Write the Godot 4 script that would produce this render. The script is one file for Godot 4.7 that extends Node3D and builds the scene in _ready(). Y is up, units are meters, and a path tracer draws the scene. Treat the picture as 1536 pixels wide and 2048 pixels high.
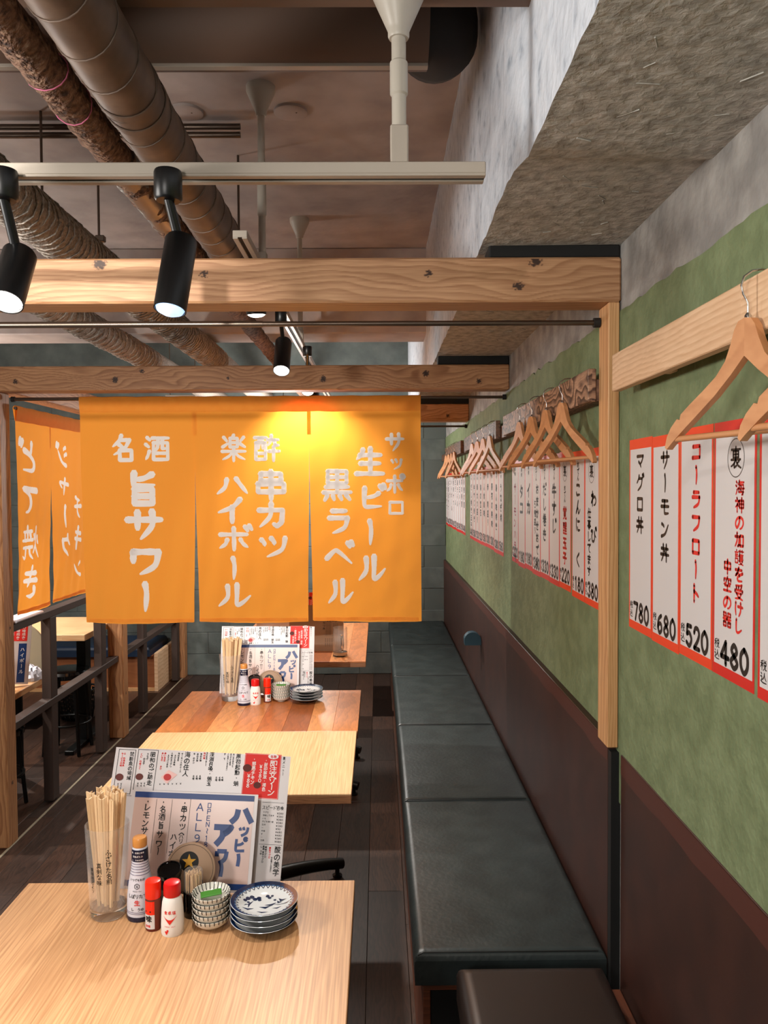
extends Node3D
# An izakaya corner: green wall with menu strips, bench, tables, timber frames and orange split curtains.
# World: x right, y up, the camera looks along -z. Depths below are given as positive "d" with z = -d.

var M := {}
var used := {}

func _ready() -> void:
	make_camera()
	make_environment()
	make_materials()
	make_room()
	make_ceiling_things()
	make_frames()
	make_tracks_and_lamps()
	make_bench()
	make_tables()
	make_curtains()
	make_rails_and_hangers()
	make_strips()
	make_tabletop_sets()
	make_beyond()

# ---------------------------------------------------------------- camera and air
func make_camera() -> void:
	var c := Camera3D.new()
	c.name = "camera"
	add_child(c)
	c.fov = 66.098
	c.near = 0.05
	c.far = 60.0
	var b := Basis.from_euler(Vector3(-0.0321, -0.0074, 0.0))
	b = b * Basis(Vector3(0, 0, 1), -0.0055)
	c.transform = Transform3D(b, Vector3(0, 1.72, 0))
	c.current = true

func make_environment() -> void:
	var e := Environment.new()
	e.background_mode = Environment.BG_COLOR
	e.background_color = Color(0.02, 0.02, 0.022)
	e.tonemap_mode = Environment.TONE_MAPPER_LINEAR
	e.tonemap_exposure = 0.97
	e.sdfgi_enabled = true
	e.ssao_enabled = true
	e.ssil_enabled = true
	var w := WorldEnvironment.new()
	w.name = "air"
	w.environment = e
	add_child(w)

# ---------------------------------------------------------------- naming
func numbered(called: String) -> String:
	if not used.has(called):
		used[called] = 0
		return called
	used[called] += 1
	return "%s_%03d" % [called, used[called]]

func tag(o: Node, label: String, category: String, group := "") -> void:
	o.set_meta("label", label)
	o.set_meta("category", category)
	if group != "":
		o.set_meta("group", group)

func thing(called: String, label: String, category: String, at := Vector3.ZERO, group := "") -> Node3D:
	var o := Node3D.new()
	o.name = numbered(called)
	add_child(o)
	o.position = at
	tag(o, label, category, group)
	return o

func part(parent: Node, called: String, st: SurfaceTool, m: Material, label := "") -> MeshInstance3D:
	var o := MeshInstance3D.new()
	o.name = called
	o.mesh = st.commit()
	o.material_override = m
	parent.add_child(o, true)
	if label != "":
		o.set_meta("label", label)
	return o

func structure(called: String) -> Node3D:
	var o := Node3D.new()
	o.name = called
	add_child(o)
	o.set_meta("kind", "structure")
	return o

func copy_of(o: Node3D, at: Vector3, label: String, turn := 0.0) -> Node3D:
	var base: String = String(o.name).get_slice("_0", 0)
	var c: Node3D = o.duplicate()
	c.name = numbered(base)
	add_child(c)
	c.position = at
	c.rotation.y = turn
	c.set_meta("label", label)
	return c

# ---------------------------------------------------------------- shapes
func tool() -> SurfaceTool:
	var st := SurfaceTool.new()
	st.begin(Mesh.PRIMITIVE_TRIANGLES)
	return st

func tri(st: SurfaceTool, p: Array, n: Array, t: Array) -> void:
	var g: Vector3 = (p[1] - p[0]).cross(p[2] - p[0])
	var order := [0, 1, 2]
	if g.dot(n[0] + n[1] + n[2]) > 0.0:
		order = [0, 2, 1]
	for k in order:
		st.set_normal(n[k])
		st.set_uv(t[k])
		st.add_vertex(p[k])

func quad(st: SurfaceTool, p: Array, n: Vector3, t: Array) -> void:
	tri(st, [p[0], p[1], p[2]], [n, n, n], [t[0], t[1], t[2]])
	tri(st, [p[0], p[2], p[3]], [n, n, n], [t[0], t[2], t[3]])

func face_uv(p: Vector3, a: Vector3, b: Vector3, ax: int, sgn: float, grain: int, wrap: bool) -> Vector2:
	if ax == grain:
		var i := (ax + 1) % 3
		var j := (ax + 2) % 3
		return Vector2(p[i], p[j] * (0.25 / 0.11 if wrap else 1.0))
	var o := 3 - ax - grain
	if wrap:
		var f := 0.0
		if ax == (grain + 1) % 3:
			f = 0.0 if sgn > 0 else 1.0
		else:
			f = 2.0 if sgn > 0 else 3.0
		return Vector2(p[grain], (f + (p[o] - a[o]) / maxf(b[o] - a[o], 0.0001)) / 4.0)
	return Vector2(p[grain], p[o] + ax * 0.37)

# chamfered box; grain: axis along which texture u runs; wrap: the four long faces share the texture's height
func box(st: SurfaceTool, a: Vector3, b: Vector3, r := 0.002, grain := 0, wrap := false) -> void:
	for ax in 3:
		var i := (ax + 1) % 3
		var j := (ax + 2) % 3
		for s in [-1.0, 1.0]:
			var n := Vector3.ZERO
			n[ax] = s
			var p := []
			var t := []
			for c in [[0, 0], [1, 0], [1, 1], [0, 1]]:
				var v := Vector3.ZERO
				v[ax] = b[ax] if s > 0 else a[ax]
				v[i] = b[i] - r if c[0] else a[i] + r
				v[j] = b[j] - r if c[1] else a[j] + r
				p.append(v)
				t.append(face_uv(v, a, b, ax, s, grain, wrap))
			quad(st, p, n, t)
	if r <= 0.0:
		return
	for ax in 3:   # edges running along ax
		var i := (ax + 1) % 3
		var j := (ax + 2) % 3
		for si in [-1.0, 1.0]:
			for sj in [-1.0, 1.0]:
				var n := Vector3.ZERO
				n[i] = si
				n[j] = sj
				n = n.normalized()
				var p := []
				var t := []
				for c in [[0, 0], [1, 0], [1, 1], [0, 1]]:
					var v := Vector3.ZERO
					v[ax] = b[ax] - r if c[0] else a[ax] + r
					v[i] = (b[i] if si > 0 else a[i]) - (si * r if c[1] else 0.0)
					v[j] = (b[j] if sj > 0 else a[j]) - (0.0 if c[1] else sj * r)
					p.append(v)
					t.append(face_uv(v, a, b, i, si, grain, wrap))
				quad(st, p, n, t)
	for sx in [-1.0, 1.0]:
		for sy in [-1.0, 1.0]:
			for sz in [-1.0, 1.0]:
				var s := Vector3(sx, sy, sz)
				var n := s.normalized()
				var p := []
				var t := []
				for k in 3:
					var v := Vector3.ZERO
					for m in 3:
						v[m] = (b[m] if s[m] > 0 else a[m]) - (0.0 if m == k else s[m] * r)
					p.append(v)
					t.append(face_uv(v, a, b, 1, sy, grain, wrap))
				tri(st, p, [n, n, n], t)

func boxc(st: SurfaceTool, c: Vector3, s: Vector3, r := 0.002, grain := 0, wrap := false) -> void:
	box(st, c - s / 2, c + s / 2, r, grain, wrap)

# lathe about y: profile of (radius, y), bottom to top or any order; outward is right of travel when going up
func lathe(st: SurfaceTool, prof: Array, seg := 24, xf := Transform3D.IDENTITY, squash := 1.0) -> void:
	var m := prof.size() - 1
	var sn := []
	for k in m:
		var d: Vector2 = prof[k + 1] - prof[k]
		sn.append(Vector2(d.y, -d.x).normalized() if d.length() > 0.0 else Vector2.ZERO)
	for k in m:
		var n0: Vector2 = sn[k]
		var n1: Vector2 = sn[k]
		if k > 0 and sn[k - 1].dot(sn[k]) > 0.75:
			n0 = (sn[k] + sn[k - 1]).normalized()
		if k < m - 1 and sn[k + 1].dot(sn[k]) > 0.75:
			n1 = (sn[k] + sn[k + 1]).normalized()
		var a: Vector2 = prof[k]
		var b: Vector2 = prof[k + 1]
		for s in seg:
			var t0 := TAU * s / seg
			var t1 := TAU * (s + 1) / seg
			var d0 := Vector3(cos(t0), 0, sin(t0) * squash)
			var d1 := Vector3(cos(t1), 0, sin(t1) * squash)
			var p := [d0 * a.x + Vector3(0, a.y, 0), d1 * a.x + Vector3(0, a.y, 0), d1 * b.x + Vector3(0, b.y, 0), d0 * b.x + Vector3(0, b.y, 0)]
			var n := [d0 * n0.x + Vector3(0, n0.y, 0), d1 * n0.x + Vector3(0, n0.y, 0), d1 * n1.x + Vector3(0, n1.y, 0), d0 * n1.x + Vector3(0, n1.y, 0)]
			var t := [Vector2(float(s) / seg, float(k) / m), Vector2(float(s + 1) / seg, float(k) / m), Vector2(float(s + 1) / seg, float(k + 1) / m), Vector2(float(s) / seg, float(k + 1) / m)]
			for q in 4:
				p[q] = xf * p[q]
				n[q] = (xf.basis * n[q]).normalized()
			if a.x > 0.00001:
				tri(st, [p[0], p[1], p[2]], [n[0], n[1], n[2]], [t[0], t[1], t[2]])
			if b.x > 0.00001:
				tri(st, [p[0], p[2], p[3]], [n[0], n[2], n[3]], [t[0], t[2], t[3]])

func v2(l: Array) -> Array:
	var o := []
	for k in range(0, l.size(), 2):
		o.append(Vector2(l[k], l[k + 1]))
	return o

# tube along a path; radii: one number or one for each point
func tube(st: SurfaceTool, path: Array, radii, seg := 10, capped := true, rough: FastNoiseLite = null, amp := 0.0) -> void:
	var n := path.size()
	var up := Vector3.UP
	var rings := []
	var dirs := []
	var len := 0.0
	for k in n:
		var d: Vector3 = (path[min(k + 1, n - 1)] - path[max(k - 1, 0)]).normalized()
		if k == 0:
			up = Vector3.UP if absf(d.y) < 0.9 else Vector3.RIGHT
		up = (up - d * up.dot(d)).normalized()
		var side := d.cross(up)
		dirs.append(d)
		if k > 0:
			len += path[k].distance_to(path[k - 1])
		var ring := []
		for s in seg + 1:
			var t := TAU * (s % seg) / seg
			var o := up * cos(t) + side * sin(t)
			var r: float = radii[k] if radii is Array else radii
			if rough:
				var at: Vector3 = path[k] + o * r
				r += amp * rough.get_noise_3dv(at * 100.0)
			ring.append([path[k] + o * r, o, Vector2(len, float(s) / seg)])
		rings.append(ring)
	for k in n - 1:
		for s in seg:
			var a: Array = rings[k][s]
			var b: Array = rings[k][s + 1]
			var c: Array = rings[k + 1][s + 1]
			var e: Array = rings[k + 1][s]
			tri(st, [a[0], b[0], c[0]], [a[1], b[1], c[1]], [a[2], b[2], c[2]])
			tri(st, [a[0], c[0], e[0]], [a[1], c[1], e[1]], [a[2], c[2], e[2]])
	if capped:
		for k in [0, n - 1]:
			var nn: Vector3 = -dirs[0] if k == 0 else dirs[n - 1]
			for s in seg:
				tri(st, [path[k], rings[k][s][0], rings[k][s + 1][0]], [nn, nn, nn], [Vector2.ZERO, Vector2.ZERO, Vector2.ZERO])

# flat outline pushed out along z between z0 and z1
func prism(st: SurfaceTool, poly: PackedVector2Array, z0: float, z1: float, xf := Transform3D.IDENTITY) -> void:
	var idx := Geometry2D.triangulate_polygon(poly)
	for z in [z0, z1]:
		var n: Vector3 = xf.basis * Vector3(0, 0, -1 if z == z0 else 1)
		for k in range(0, idx.size(), 3):
			var p := []
			var t := []
			for q in 3:
				var v := poly[idx[k + q]]
				p.append(xf * Vector3(v.x, v.y, z))
				t.append(v)
			tri(st, p, [n, n, n], t)
	var area := 0.0
	for k in poly.size():
		area += poly[k].cross(poly[(k + 1) % poly.size()])
	for k in poly.size():
		var a := poly[k]
		var b := poly[(k + 1) % poly.size()]
		var d := (b - a).normalized() * (1.0 if area > 0 else -1.0)
		var n: Vector3 = xf.basis * Vector3(d.y, -d.x, 0)
		quad(st, [xf * Vector3(a.x, a.y, z0), xf * Vector3(b.x, b.y, z0), xf * Vector3(b.x, b.y, z1), xf * Vector3(a.x, a.y, z1)], n, [Vector2(a.x, a.y), Vector2(b.x, b.y), Vector2(b.x, b.y + 0.02), Vector2(a.x, a.y + 0.02)])

# box with generous rounding, for cushions: a grid whose border rolls over
func cushion(st: SurfaceTool, a: Vector3, b: Vector3, r: float, crown: float) -> void:
	var nx := 14
	var nz := 20
	var rows := []
	var prof_x := []
	for k in nx + 1:
		prof_x.append(float(k) / nx)
	var f := func(u: float, v: float) -> Vector3:
		var x: float = lerpf(a.x, b.x, u)
		var z: float = lerpf(a.z, b.z, v)
		var e: float = minf(minf(x - a.x, b.x - x), minf(z - a.z, b.z - z))
		var y: float = b.y + crown * (1.0 - pow(2 * u - 1, 4)) * (1.0 - pow(2 * v - 1, 4))
		if e < r:
			y -= r - sqrt(maxf(r * r - (r - e) * (r - e), 0.0))
		return Vector3(x, y, z)
	var us := []
	for s in [0.0, 0.1, 0.25, 0.5, 1.0]:
		us.append(s * r * 1.2)
	var xs := []
	var zs := []
	for s in us:
		xs.append(s / (b.x - a.x))
		zs.append(s / (b.z - a.z))
	for k in range(1, 8):
		xs.append(lerpf(us[4] / (b.x - a.x), 1.0 - us[4] / (b.x - a.x), k / 8.0))
		zs.append(lerpf(us[4] / (b.z - a.z), 1.0 - us[4] / (b.z - a.z), k / 8.0))
	for k in 5:
		xs.append(1.0 - us[4 - k] / (b.x - a.x))
		zs.append(1.0 - us[4 - k] / (b.z - a.z))
	for i in xs.size() - 1:
		for j in zs.size() - 1:
			var p := []
			var n := []
			var t := []
			for c in [[0, 0], [1, 0], [1, 1], [0, 1]]:
				var u: float = xs[i + c[0]]
				var v: float = zs[j + c[1]]
				var q: Vector3 = f.call(u, v)
				var h := 0.004
				var px: Vector3 = f.call(clampf(u + h, 0, 1), v) - f.call(clampf(u - h, 0, 1), v)
				var pz: Vector3 = f.call(u, clampf(v + h, 0, 1)) - f.call(u, clampf(v - h, 0, 1))
				p.append(q)
				n.append(pz.cross(px).normalized())
				t.append(Vector2(q.x, q.z))
			tri(st, [p[0], p[1], p[2]], [n[0], n[1], n[2]], [t[0], t[1], t[2]])
			tri(st, [p[0], p[2], p[3]], [n[0], n[2], n[3]], [t[0], t[2], t[3]])
	var y1 := b.y - r
	var low := a.y
	for w in [[Vector3(a.x, 0, a.z), Vector3(b.x, 0, a.z), Vector3(0, 0, -1)], [Vector3(b.x, 0, a.z), Vector3(b.x, 0, b.z), Vector3(1, 0, 0)], [Vector3(b.x, 0, b.z), Vector3(a.x, 0, b.z), Vector3(0, 0, 1)], [Vector3(a.x, 0, b.z), Vector3(a.x, 0, a.z), Vector3(-1, 0, 0)]]:
		var p0: Vector3 = w[0]
		var p1: Vector3 = w[1]
		quad(st, [p0 + Vector3(0, low, 0), p1 + Vector3(0, low, 0), p1 + Vector3(0, y1, 0), p0 + Vector3(0, y1, 0)], w[2], [Vector2(0, 0), Vector2(1, 0), Vector2(1, 0.1), Vector2(0, 0.1)])
	quad(st, [Vector3(a.x, low, a.z), Vector3(b.x, low, a.z), Vector3(b.x, low, b.z), Vector3(a.x, low, b.z)], Vector3.DOWN, [Vector2(0, 0), Vector2(1, 0), Vector2(1, 1), Vector2(0, 1)])

# ---------------------------------------------------------------- brush lettering
# One line per sign: strokes split by "/", numbers are x y pairs in a box of 100 by 100 with y down; "~" marks a bent stroke; "+" adds the two voicing ticks, "*" the small ring.
const SIGNS := {
	"ア": "8 15 92 15 78 32 58 46/~52 28 50 60 22 95", "イ": "~80 8 55 38 10 58/54 38 54 96", "エ": "18 20 82 20/50 20 50 84/8 84 92 84",
	"カ": "10 32 84 32 80 78 66 92 56 84/~48 8 44 55 12 94", "キ": "16 34 80 24/10 62 90 50/42 6 60 96", "ク": "~40 6 30 30 10 50/36 24 82 24/~82 24 70 66 24 96",
	"グ": "~38 8 28 32 8 52/34 26 78 26/~78 26 66 68 22 96/+", "コ": "15 22 84 22 84 84/10 82 84 82", "サ": "6 34 94 34/32 10 32 62/~70 8 70 52 40 96",
	"ジ": "~16 16 30 20 36 28/~10 42 24 46 30 54/~16 90 58 72 86 30/+", "ス": "18 18 78 18/~78 18 58 58 12 92/~54 58 72 74 90 92", "ゾ": "~16 22 26 32 28 48/~76 20 70 62 34 94/+",
	"タ": "~40 6 30 30 8 52/36 24 82 24/~82 24 70 66 24 96/32 50 66 68", "チ": "~78 10 56 20 22 24/8 48 92 48/~54 22 52 66 22 96", "ツ": "~14 26 22 38 24 50/~44 20 52 34 53 46/~86 20 76 66 32 94",
	"ッ": "~14 26 22 38 24 50/~44 20 52 34 53 46/~86 20 76 66 32 94", "ョ": "20 22 80 22 80 90/24 54 80 54/16 88 80 88", "テ": "22 16 78 16/8 42 92 42/~54 42 52 74 26 96", "デ": "20 18 70 18/6 44 90 44/~52 44 50 74 26 96/+", "ト": "36 6 36 96/~36 40 60 50 80 64", "ド": "30 6 30 96/~30 42 54 52 76 66/+",
	"ニ": "22 28 78 28/8 80 92 80", "ハ": "~34 24 28 60 6 88/~62 20 76 50 94 86", "バ": "~30 28 24 62 4 90/~58 26 72 54 90 88/+", "パ": "~30 28 24 62 4 90/~58 26 72 54 90 88/*",
	"ビ": "~76 34 56 46 22 52/~22 12 20 60 24 86 50 88 86 86/+", "ピ": "~76 34 56 46 22 52/~22 12 20 60 24 86 50 88 86 86/*", "フ": "14 20 84 20/~84 20 72 66 26 94",
	"ベ": "~4 66 32 36 48 40 96 86/+", "ボ": "8 34 88 34/48 10 48 94/~28 54 22 72 6 86/~68 54 76 70 90 84/+", "ポ": "8 34 88 34/48 10 48 94/~28 54 22 72 6 86/~68 54 76 70 90 84/*",
	"マ": "10 20 90 20/~90 20 76 48 50 68/~32 52 50 66 62 84", "メ": "~76 8 60 56 14 94/~26 36 54 56 82 84", "モ": "18 20 82 20/8 50 92 50/~46 20 44 76 52 88 90 86",
	"ャ": "~8 46 50 38 88 32 80 50 66 62/~34 16 42 50 54 96", "ュ": "22 40 70 40 66 84/8 84 92 84", "ラ": "24 14 78 14/12 40 84 40/~84 40 72 76 26 96", "リ": "26 14 26 58/~74 10 74 60 36 96",
	"ル": "~30 16 30 60 6 92/~58 10 58 50 58 88 76 78 96 54", "レ": "~24 10 24 50 24 88 60 74 90 44", "ロ": "18 20 82 20 82 86 18 86 18 20", "ワ": "14 20 14 52/14 20 86 20/~86 20 76 66 34 94",
	"ン": "~16 20 32 26 42 36/~12 88 54 72 88 24", "ー": "~48 4 54 40 50 96", "―": "6 50 94 50",
	"い": "~14 20 12 60 22 86 36 70/~74 24 86 46 92 70", "う": "~34 8 50 12 64 20/~18 42 50 30 74 44 66 72 36 96", "お": "10 30 66 30/~36 6 38 50 34 84 18 84 14 72 30 56 60 52 82 66 76 84 56 88/~74 16 84 26 92 34",
	"か": "8 34 56 32 66 42 62 80 50 90 42 80/~38 8 32 50 10 92/~76 20 88 34 94 52", "き": "14 26 82 22/12 48 90 44/~42 6 58 40 72 62/~26 70 30 88 54 94 76 90", "ぎ": "12 28 72 24/10 50 84 46/~38 8 54 42 68 64/~24 70 28 88 52 94 74 90/+",
	"く": "~74 6 28 48 76 96", "け": "~20 10 16 50 22 92/44 34 94 34/~72 8 72 60 54 96", "こ": "~22 18 50 16 80 20 70 30/~16 70 24 86 50 86 86 82", "ご": "~18 22 44 20 72 24 64 34/~14 72 22 88 48 88 84 84/+",
	"ざ": "8 34 76 30/~42 8 52 40 66 60/~20 68 26 88 46 94 74 90/+", "し": "~28 8 26 50 30 86 52 90 84 68", "じ": "~28 8 26 50 30 86 52 90 84 68/+",
	"す": "8 28 92 28/~56 6 56 44 46 62 34 54 42 42 56 48 54 76 32 96", "せ": "6 42 94 38/~70 12 70 50 62 62 54 58/~28 16 28 74 40 88 82 88", "た": "8 28 60 26/~36 6 28 50 10 92/~56 48 70 44 90 46/~52 74 54 88 72 90 92 86",
	"だ": "8 28 56 26/~34 6 26 50 8 92/~54 50 68 46 88 48/~50 76 52 90 70 92 90 88/+", "つ": "~8 34 50 22 86 34 80 66 44 86", "て": "~8 22 50 18 90 14 52 36 46 66 60 86 80 90", "で": "~8 26 44 22 80 18 48 40 42 68 56 88 76 92/+",
	"ど": "~26 10 30 32 40 48/~74 32 40 46 16 68 26 92 82 90/+", "な": "8 28 54 26/~34 6 28 30 12 56/~70 20 82 28 90 38/~64 42 66 80 44 92 32 80 46 72 68 80 86 94", "に": "~18 10 14 50 20 92/~44 26 66 26 88 24/~42 70 48 86 70 88 92 84",
	"の": "~52 20 46 56 24 84 8 62 20 32 52 16 84 30 90 60 74 84 56 92", "は": "~16 10 12 50 18 92/42 30 94 28/~70 8 70 50 70 82 52 92 40 80 54 70 72 76 92 92", "び": "~4 28 30 26 16 58 26 90 54 90 68 62 62 24 72 48 90 62/+",
	"ふ": "~40 8 52 14 60 22/~48 34 38 48 56 66 56 88 34 88/~20 56 14 72 10 82/~74 54 84 66 92 78", "ぼ": "~14 10 10 50 16 92/40 22 84 20/40 46 88 44/~64 20 64 60 62 84 46 92 36 80 50 72 66 76 88 92/+",
	"ま": "12 24 88 22/16 48 84 46/~52 6 52 50 52 78 36 92 22 80 36 70 54 74 84 92", "も": "~44 6 40 50 46 86 66 92 82 72/14 34 72 32/12 58 70 56", "や": "~6 48 46 30 84 30 86 56 62 60/~56 10 62 22 66 28/~26 20 38 60 50 96",
	"ゆ": "~14 22 12 58 18 74 30 40 58 26 84 42 72 68 50 66/~54 8 58 50 44 94", "よ": "52 30 86 28/~52 6 52 50 52 80 32 90 18 78 34 70 54 74 84 92", "り": "~28 12 24 40 34 56/~70 10 74 54 46 96",
	"る": "22 16 74 16/~74 16 42 46 18 72 50 46 84 62 72 90 42 92 40 78 58 84", "ろ": "24 14 72 14/~72 14 42 48 16 74 52 48 86 64 70 90 34 94", "わ": "28 6 28 96/~8 30 28 28 42 26 26 56 6 78 40 46 72 38 90 62 76 86 54 92",
	"を": "12 22 82 20/~48 6 36 36 14 60 44 42 58 64/~90 40 56 56 34 76 46 92 84 90", "ん": "~54 6 36 50 10 94 38 56 52 62 58 90 76 86 94 64", "あ": "12 24 84 22/~42 6 44 50 50 90/~70 36 52 78 24 88 14 70 40 46 76 48 86 70 66 94",
	"名": "~44 4 34 24 10 44/40 20 76 20/~76 20 56 52 14 74/34 36 50 48/38 58 84 58 84 94 38 94 38 58", "酒": "14 10 24 20/8 36 20 46/~22 62 16 80 8 94/34 12 96 12/38 30 92 30 92 94 38 94 38 30/56 12 54 48 46 58/72 12 72 52 84 52/38 70 92 70",
	"旨": "~76 8 54 20 26 24/~28 4 26 34 34 42 82 40/28 52 76 52 76 96 28 96 28 52/28 74 76 74", "楽": "50 2 44 12/36 14 64 14 64 46 36 46 36 14/36 30 64 30/12 10 24 24/8 46 26 34/88 10 76 24/74 34 92 46/6 62 94 62/50 46 50 98/~48 62 32 80 8 92/~52 62 68 80 92 92",
	"酔": "6 12 50 12/10 30 46 30 46 92 10 92 10 30/22 12 20 52/34 12 36 52/10 70 46 70/54 20 94 20/~68 4 66 24 54 42/78 20 82 40 94 40/58 62 98 62/76 46 76 98", "串": "22 10 78 10 78 34 22 34 22 10/14 44 86 44 86 72 14 72 14 44/50 2 50 98",
	"生": "~28 10 22 26 8 42/18 28 86 28/20 56 82 56/6 90 94 90/52 6 52 90", "黒": "20 8 80 8 80 44 20 44 20 8/20 26 80 26/50 8 50 72/14 56 86 56/6 72 94 72/18 82 10 96/36 82 40 94/58 82 64 94/78 80 90 94",
	"焼": "~10 34 8 46 4 56/36 28 30 42/~22 8 22 56 4 94/24 60 38 78/48 18 92 18/68 4 68 40/56 22 52 42/84 20 84 42/42 42 98 42/44 62 96 62/~58 62 56 82 40 96/~78 62 78 84 82 92 98 84", "丼": "12 28 88 28/6 60 94 60/~34 6 34 60 14 96/68 6 68 96/50 40 54 54",
	"税": "~40 6 26 14 10 16/6 32 46 32/26 14 26 96/24 36 6 70/28 40 46 60/58 4 64 16/88 4 80 16/58 22 90 22 90 46 58 46 58 22/~66 46 64 76 46 96/80 46 80 86 98 86", "込": "14 10 24 20/~8 42 26 42 22 70 10 82/~12 82 40 94 98 94/~64 8 56 44 34 70/~64 22 74 50 96 72",
	"裏": "50 0 50 10/10 12 90 12/26 20 74 20 74 48 26 48 26 20/26 34 74 34/50 20 50 58/8 58 92 58/~48 58 34 76 8 88/36 70 36 94 56 86/80 64 64 74/~50 60 66 82 96 96",
	"海": "12 10 22 20/8 36 18 44/~22 62 16 80 8 94/~46 4 40 20 30 32/42 16 94 16/46 32 88 32 84 92 72 96/46 32 40 78/30 56 98 56/40 78 92 78/62 38 66 50/60 62 66 74", "神": "20 4 26 14/6 24 40 24/~40 24 28 46 6 64/24 44 24 96/28 46 42 58/50 22 92 22 92 68 50 68 50 22/50 44 92 44/72 4 72 98",
	"加": "6 30 50 30 46 86 34 92/~26 6 26 56 6 94/60 24 92 24 92 88 60 88 60 24", "護": "22 4 24 12/6 20 40 20/10 34 36 34/10 46 36 46/10 60 36 60 36 88 10 88 10 60/46 12 98 12/60 4 60 20/82 4 82 20/~58 22 54 34 44 46/56 34 94 34/54 34 54 64/56 44 90 44/56 54 90 54/54 64 94 64/48 74 90 74/~88 74 76 90 46 98/~56 76 70 90 96 98",
	"受": "~84 4 56 10 16 12/22 20 28 32/48 18 50 30/80 16 70 32/10 54 10 40 92 40 90 54/22 60 76 60/~76 60 58 88 12 98/~30 66 52 86 92 98", "中": "16 24 84 24 84 64 16 64 16 24/50 4 50 98",
	"空": "50 0 50 12/12 30 12 14 90 14 88 28/~38 24 34 40 10 52/62 24 62 44 88 42/22 58 80 58/50 58 50 92/8 92 94 92", "器": "10 6 40 6 40 28 10 28 10 6/60 6 90 6 90 28 60 28 60 6/6 46 94 46/50 30 50 46/~48 46 34 58 8 64/~52 46 66 58 94 64/10 70 40 70 40 94 10 94 10 70/60 70 90 70 90 94 60 94 60 70",
	"仕": "~34 4 26 30 6 54/22 34 22 98/36 38 98 38/66 8 66 90/40 90 94 90", "事": "10 12 90 12/26 24 74 24 74 38 26 38 26 24/22 50 80 50 80 76/6 62 96 62/22 76 80 76/50 2 50 94 38 90", "牛": "~26 10 20 28 8 40/20 28 86 28/6 58 96 58/52 4 52 98",
	"巻": "26 6 34 18/74 6 66 18/14 26 88 26/6 42 96 42/50 6 46 40/~40 42 28 58 6 72/~60 42 74 58 96 70/32 58 68 58 68 74 34 74/~34 74 32 94 48 96 82 94 84 84", "覚": "22 4 28 16/48 2 50 14/80 4 70 16/8 34 8 20 92 20 90 34/28 34 72 34 72 72 28 72 28 34/28 46 72 46/28 58 72 58/~40 72 34 88 8 98/60 72 60 94 92 94 92 82",
	"醒": "6 12 48 12/10 28 44 28 44 92 10 92 10 28/22 12 20 50/34 12 34 50/10 70 44 70/58 8 92 8 92 36 58 36 58 8/58 22 92 22/58 44 54 58/54 54 96 54/58 72 94 72/50 94 98 94/76 42 76 94", "玉": "12 14 88 14/18 48 82 48/6 90 94 90/50 14 50 90/66 62 78 76", "子": "16 12 78 12 52 34/~52 34 54 70 50 92 36 94/6 48 96 48",
	"種": "~38 6 26 14 8 18/4 34 44 34/24 16 24 98/22 40 4 70/26 42 44 58/~90 6 72 10 54 10/48 24 98 24/54 36 92 36 92 64 54 64 54 36/54 50 92 50/74 8 74 92/54 78 94 78/46 94 98 94", "盛": "12 16 92 16/~22 16 22 44 6 62/26 32 46 32 44 56 34 56/~58 2 64 34 92 60/88 28 64 60/76 2 86 8/18 66 82 66 82 92/18 66 18 92/40 66 40 92/60 66 60 92/4 94 96 94",
	"即": "12 8 44 8 44 46 12 46 12 8/12 28 44 28/~12 46 12 88 44 74/36 60 50 84/58 10 92 10 92 70 80 66/58 10 58 98", "注": "14 10 24 20/8 36 20 46/~24 62 18 80 8 94/60 2 68 14/36 24 96 24/40 54 92 54/32 92 98 92/66 24 66 92", "文": "50 2 50 16/8 22 92 22/~74 22 60 66 10 96/~26 24 46 70 92 96",
	"封": "8 20 48 20/28 4 28 50/4 48 50 48/8 66 48 66/28 52 28 86/4 92 52 84/54 34 98 34/80 4 80 92 66 88/60 52 68 66", "印": "~42 6 28 14 14 16/14 14 14 84 46 78/14 46 44 46/56 14 92 14 92 74 78 72/56 14 56 98",
	"解": "~22 4 18 18 6 32/20 16 40 16 32 28/12 30 46 30 46 92 36 94/~12 30 12 70 4 96/12 50 46 50/12 70 46 70/28 30 28 92/54 14 94 14 90 40 80 40/~72 14 68 34 54 46/~60 52 58 64 52 70/54 62 94 62/48 78 98 78/76 50 76 98", "放": "24 2 28 14/4 20 50 20/~24 20 22 66 4 96/24 44 44 44 42 86 32 92/~68 4 64 30 52 50/62 26 96 26/~86 26 78 70 46 98/~62 40 72 76 98 96",
	"色": "~38 2 28 18 8 34/34 14 68 14 56 32/18 34 82 34 82 62 18 62/18 34 18 62/50 34 50 62/~18 62 16 90 34 94 86 92 92 80", "褐": "22 2 30 12/6 24 40 24/~40 24 26 50 4 68/22 46 22 98/30 48 42 58/54 6 90 6 90 38 54 38 54 6/54 22 90 22/~58 38 54 54 46 62/54 50 94 50 90 92 78 94/~72 52 64 72 52 82/56 60 56 86 80 84",
	"邪": "8 12 52 12/16 12 12 44/6 44 56 44/38 12 38 92 28 90/~38 46 24 70 4 80/64 8 64 98/64 8 92 8 78 38/~78 38 96 56 86 76 68 76", "悪": "8 6 92 6/38 6 38 48/62 6 62 48/20 20 80 20 80 36 20 36 20 20/6 50 96 50/~16 64 12 80 6 92/~34 62 36 90 48 94 72 94 76 80/52 62 58 74/82 62 94 82",
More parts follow.
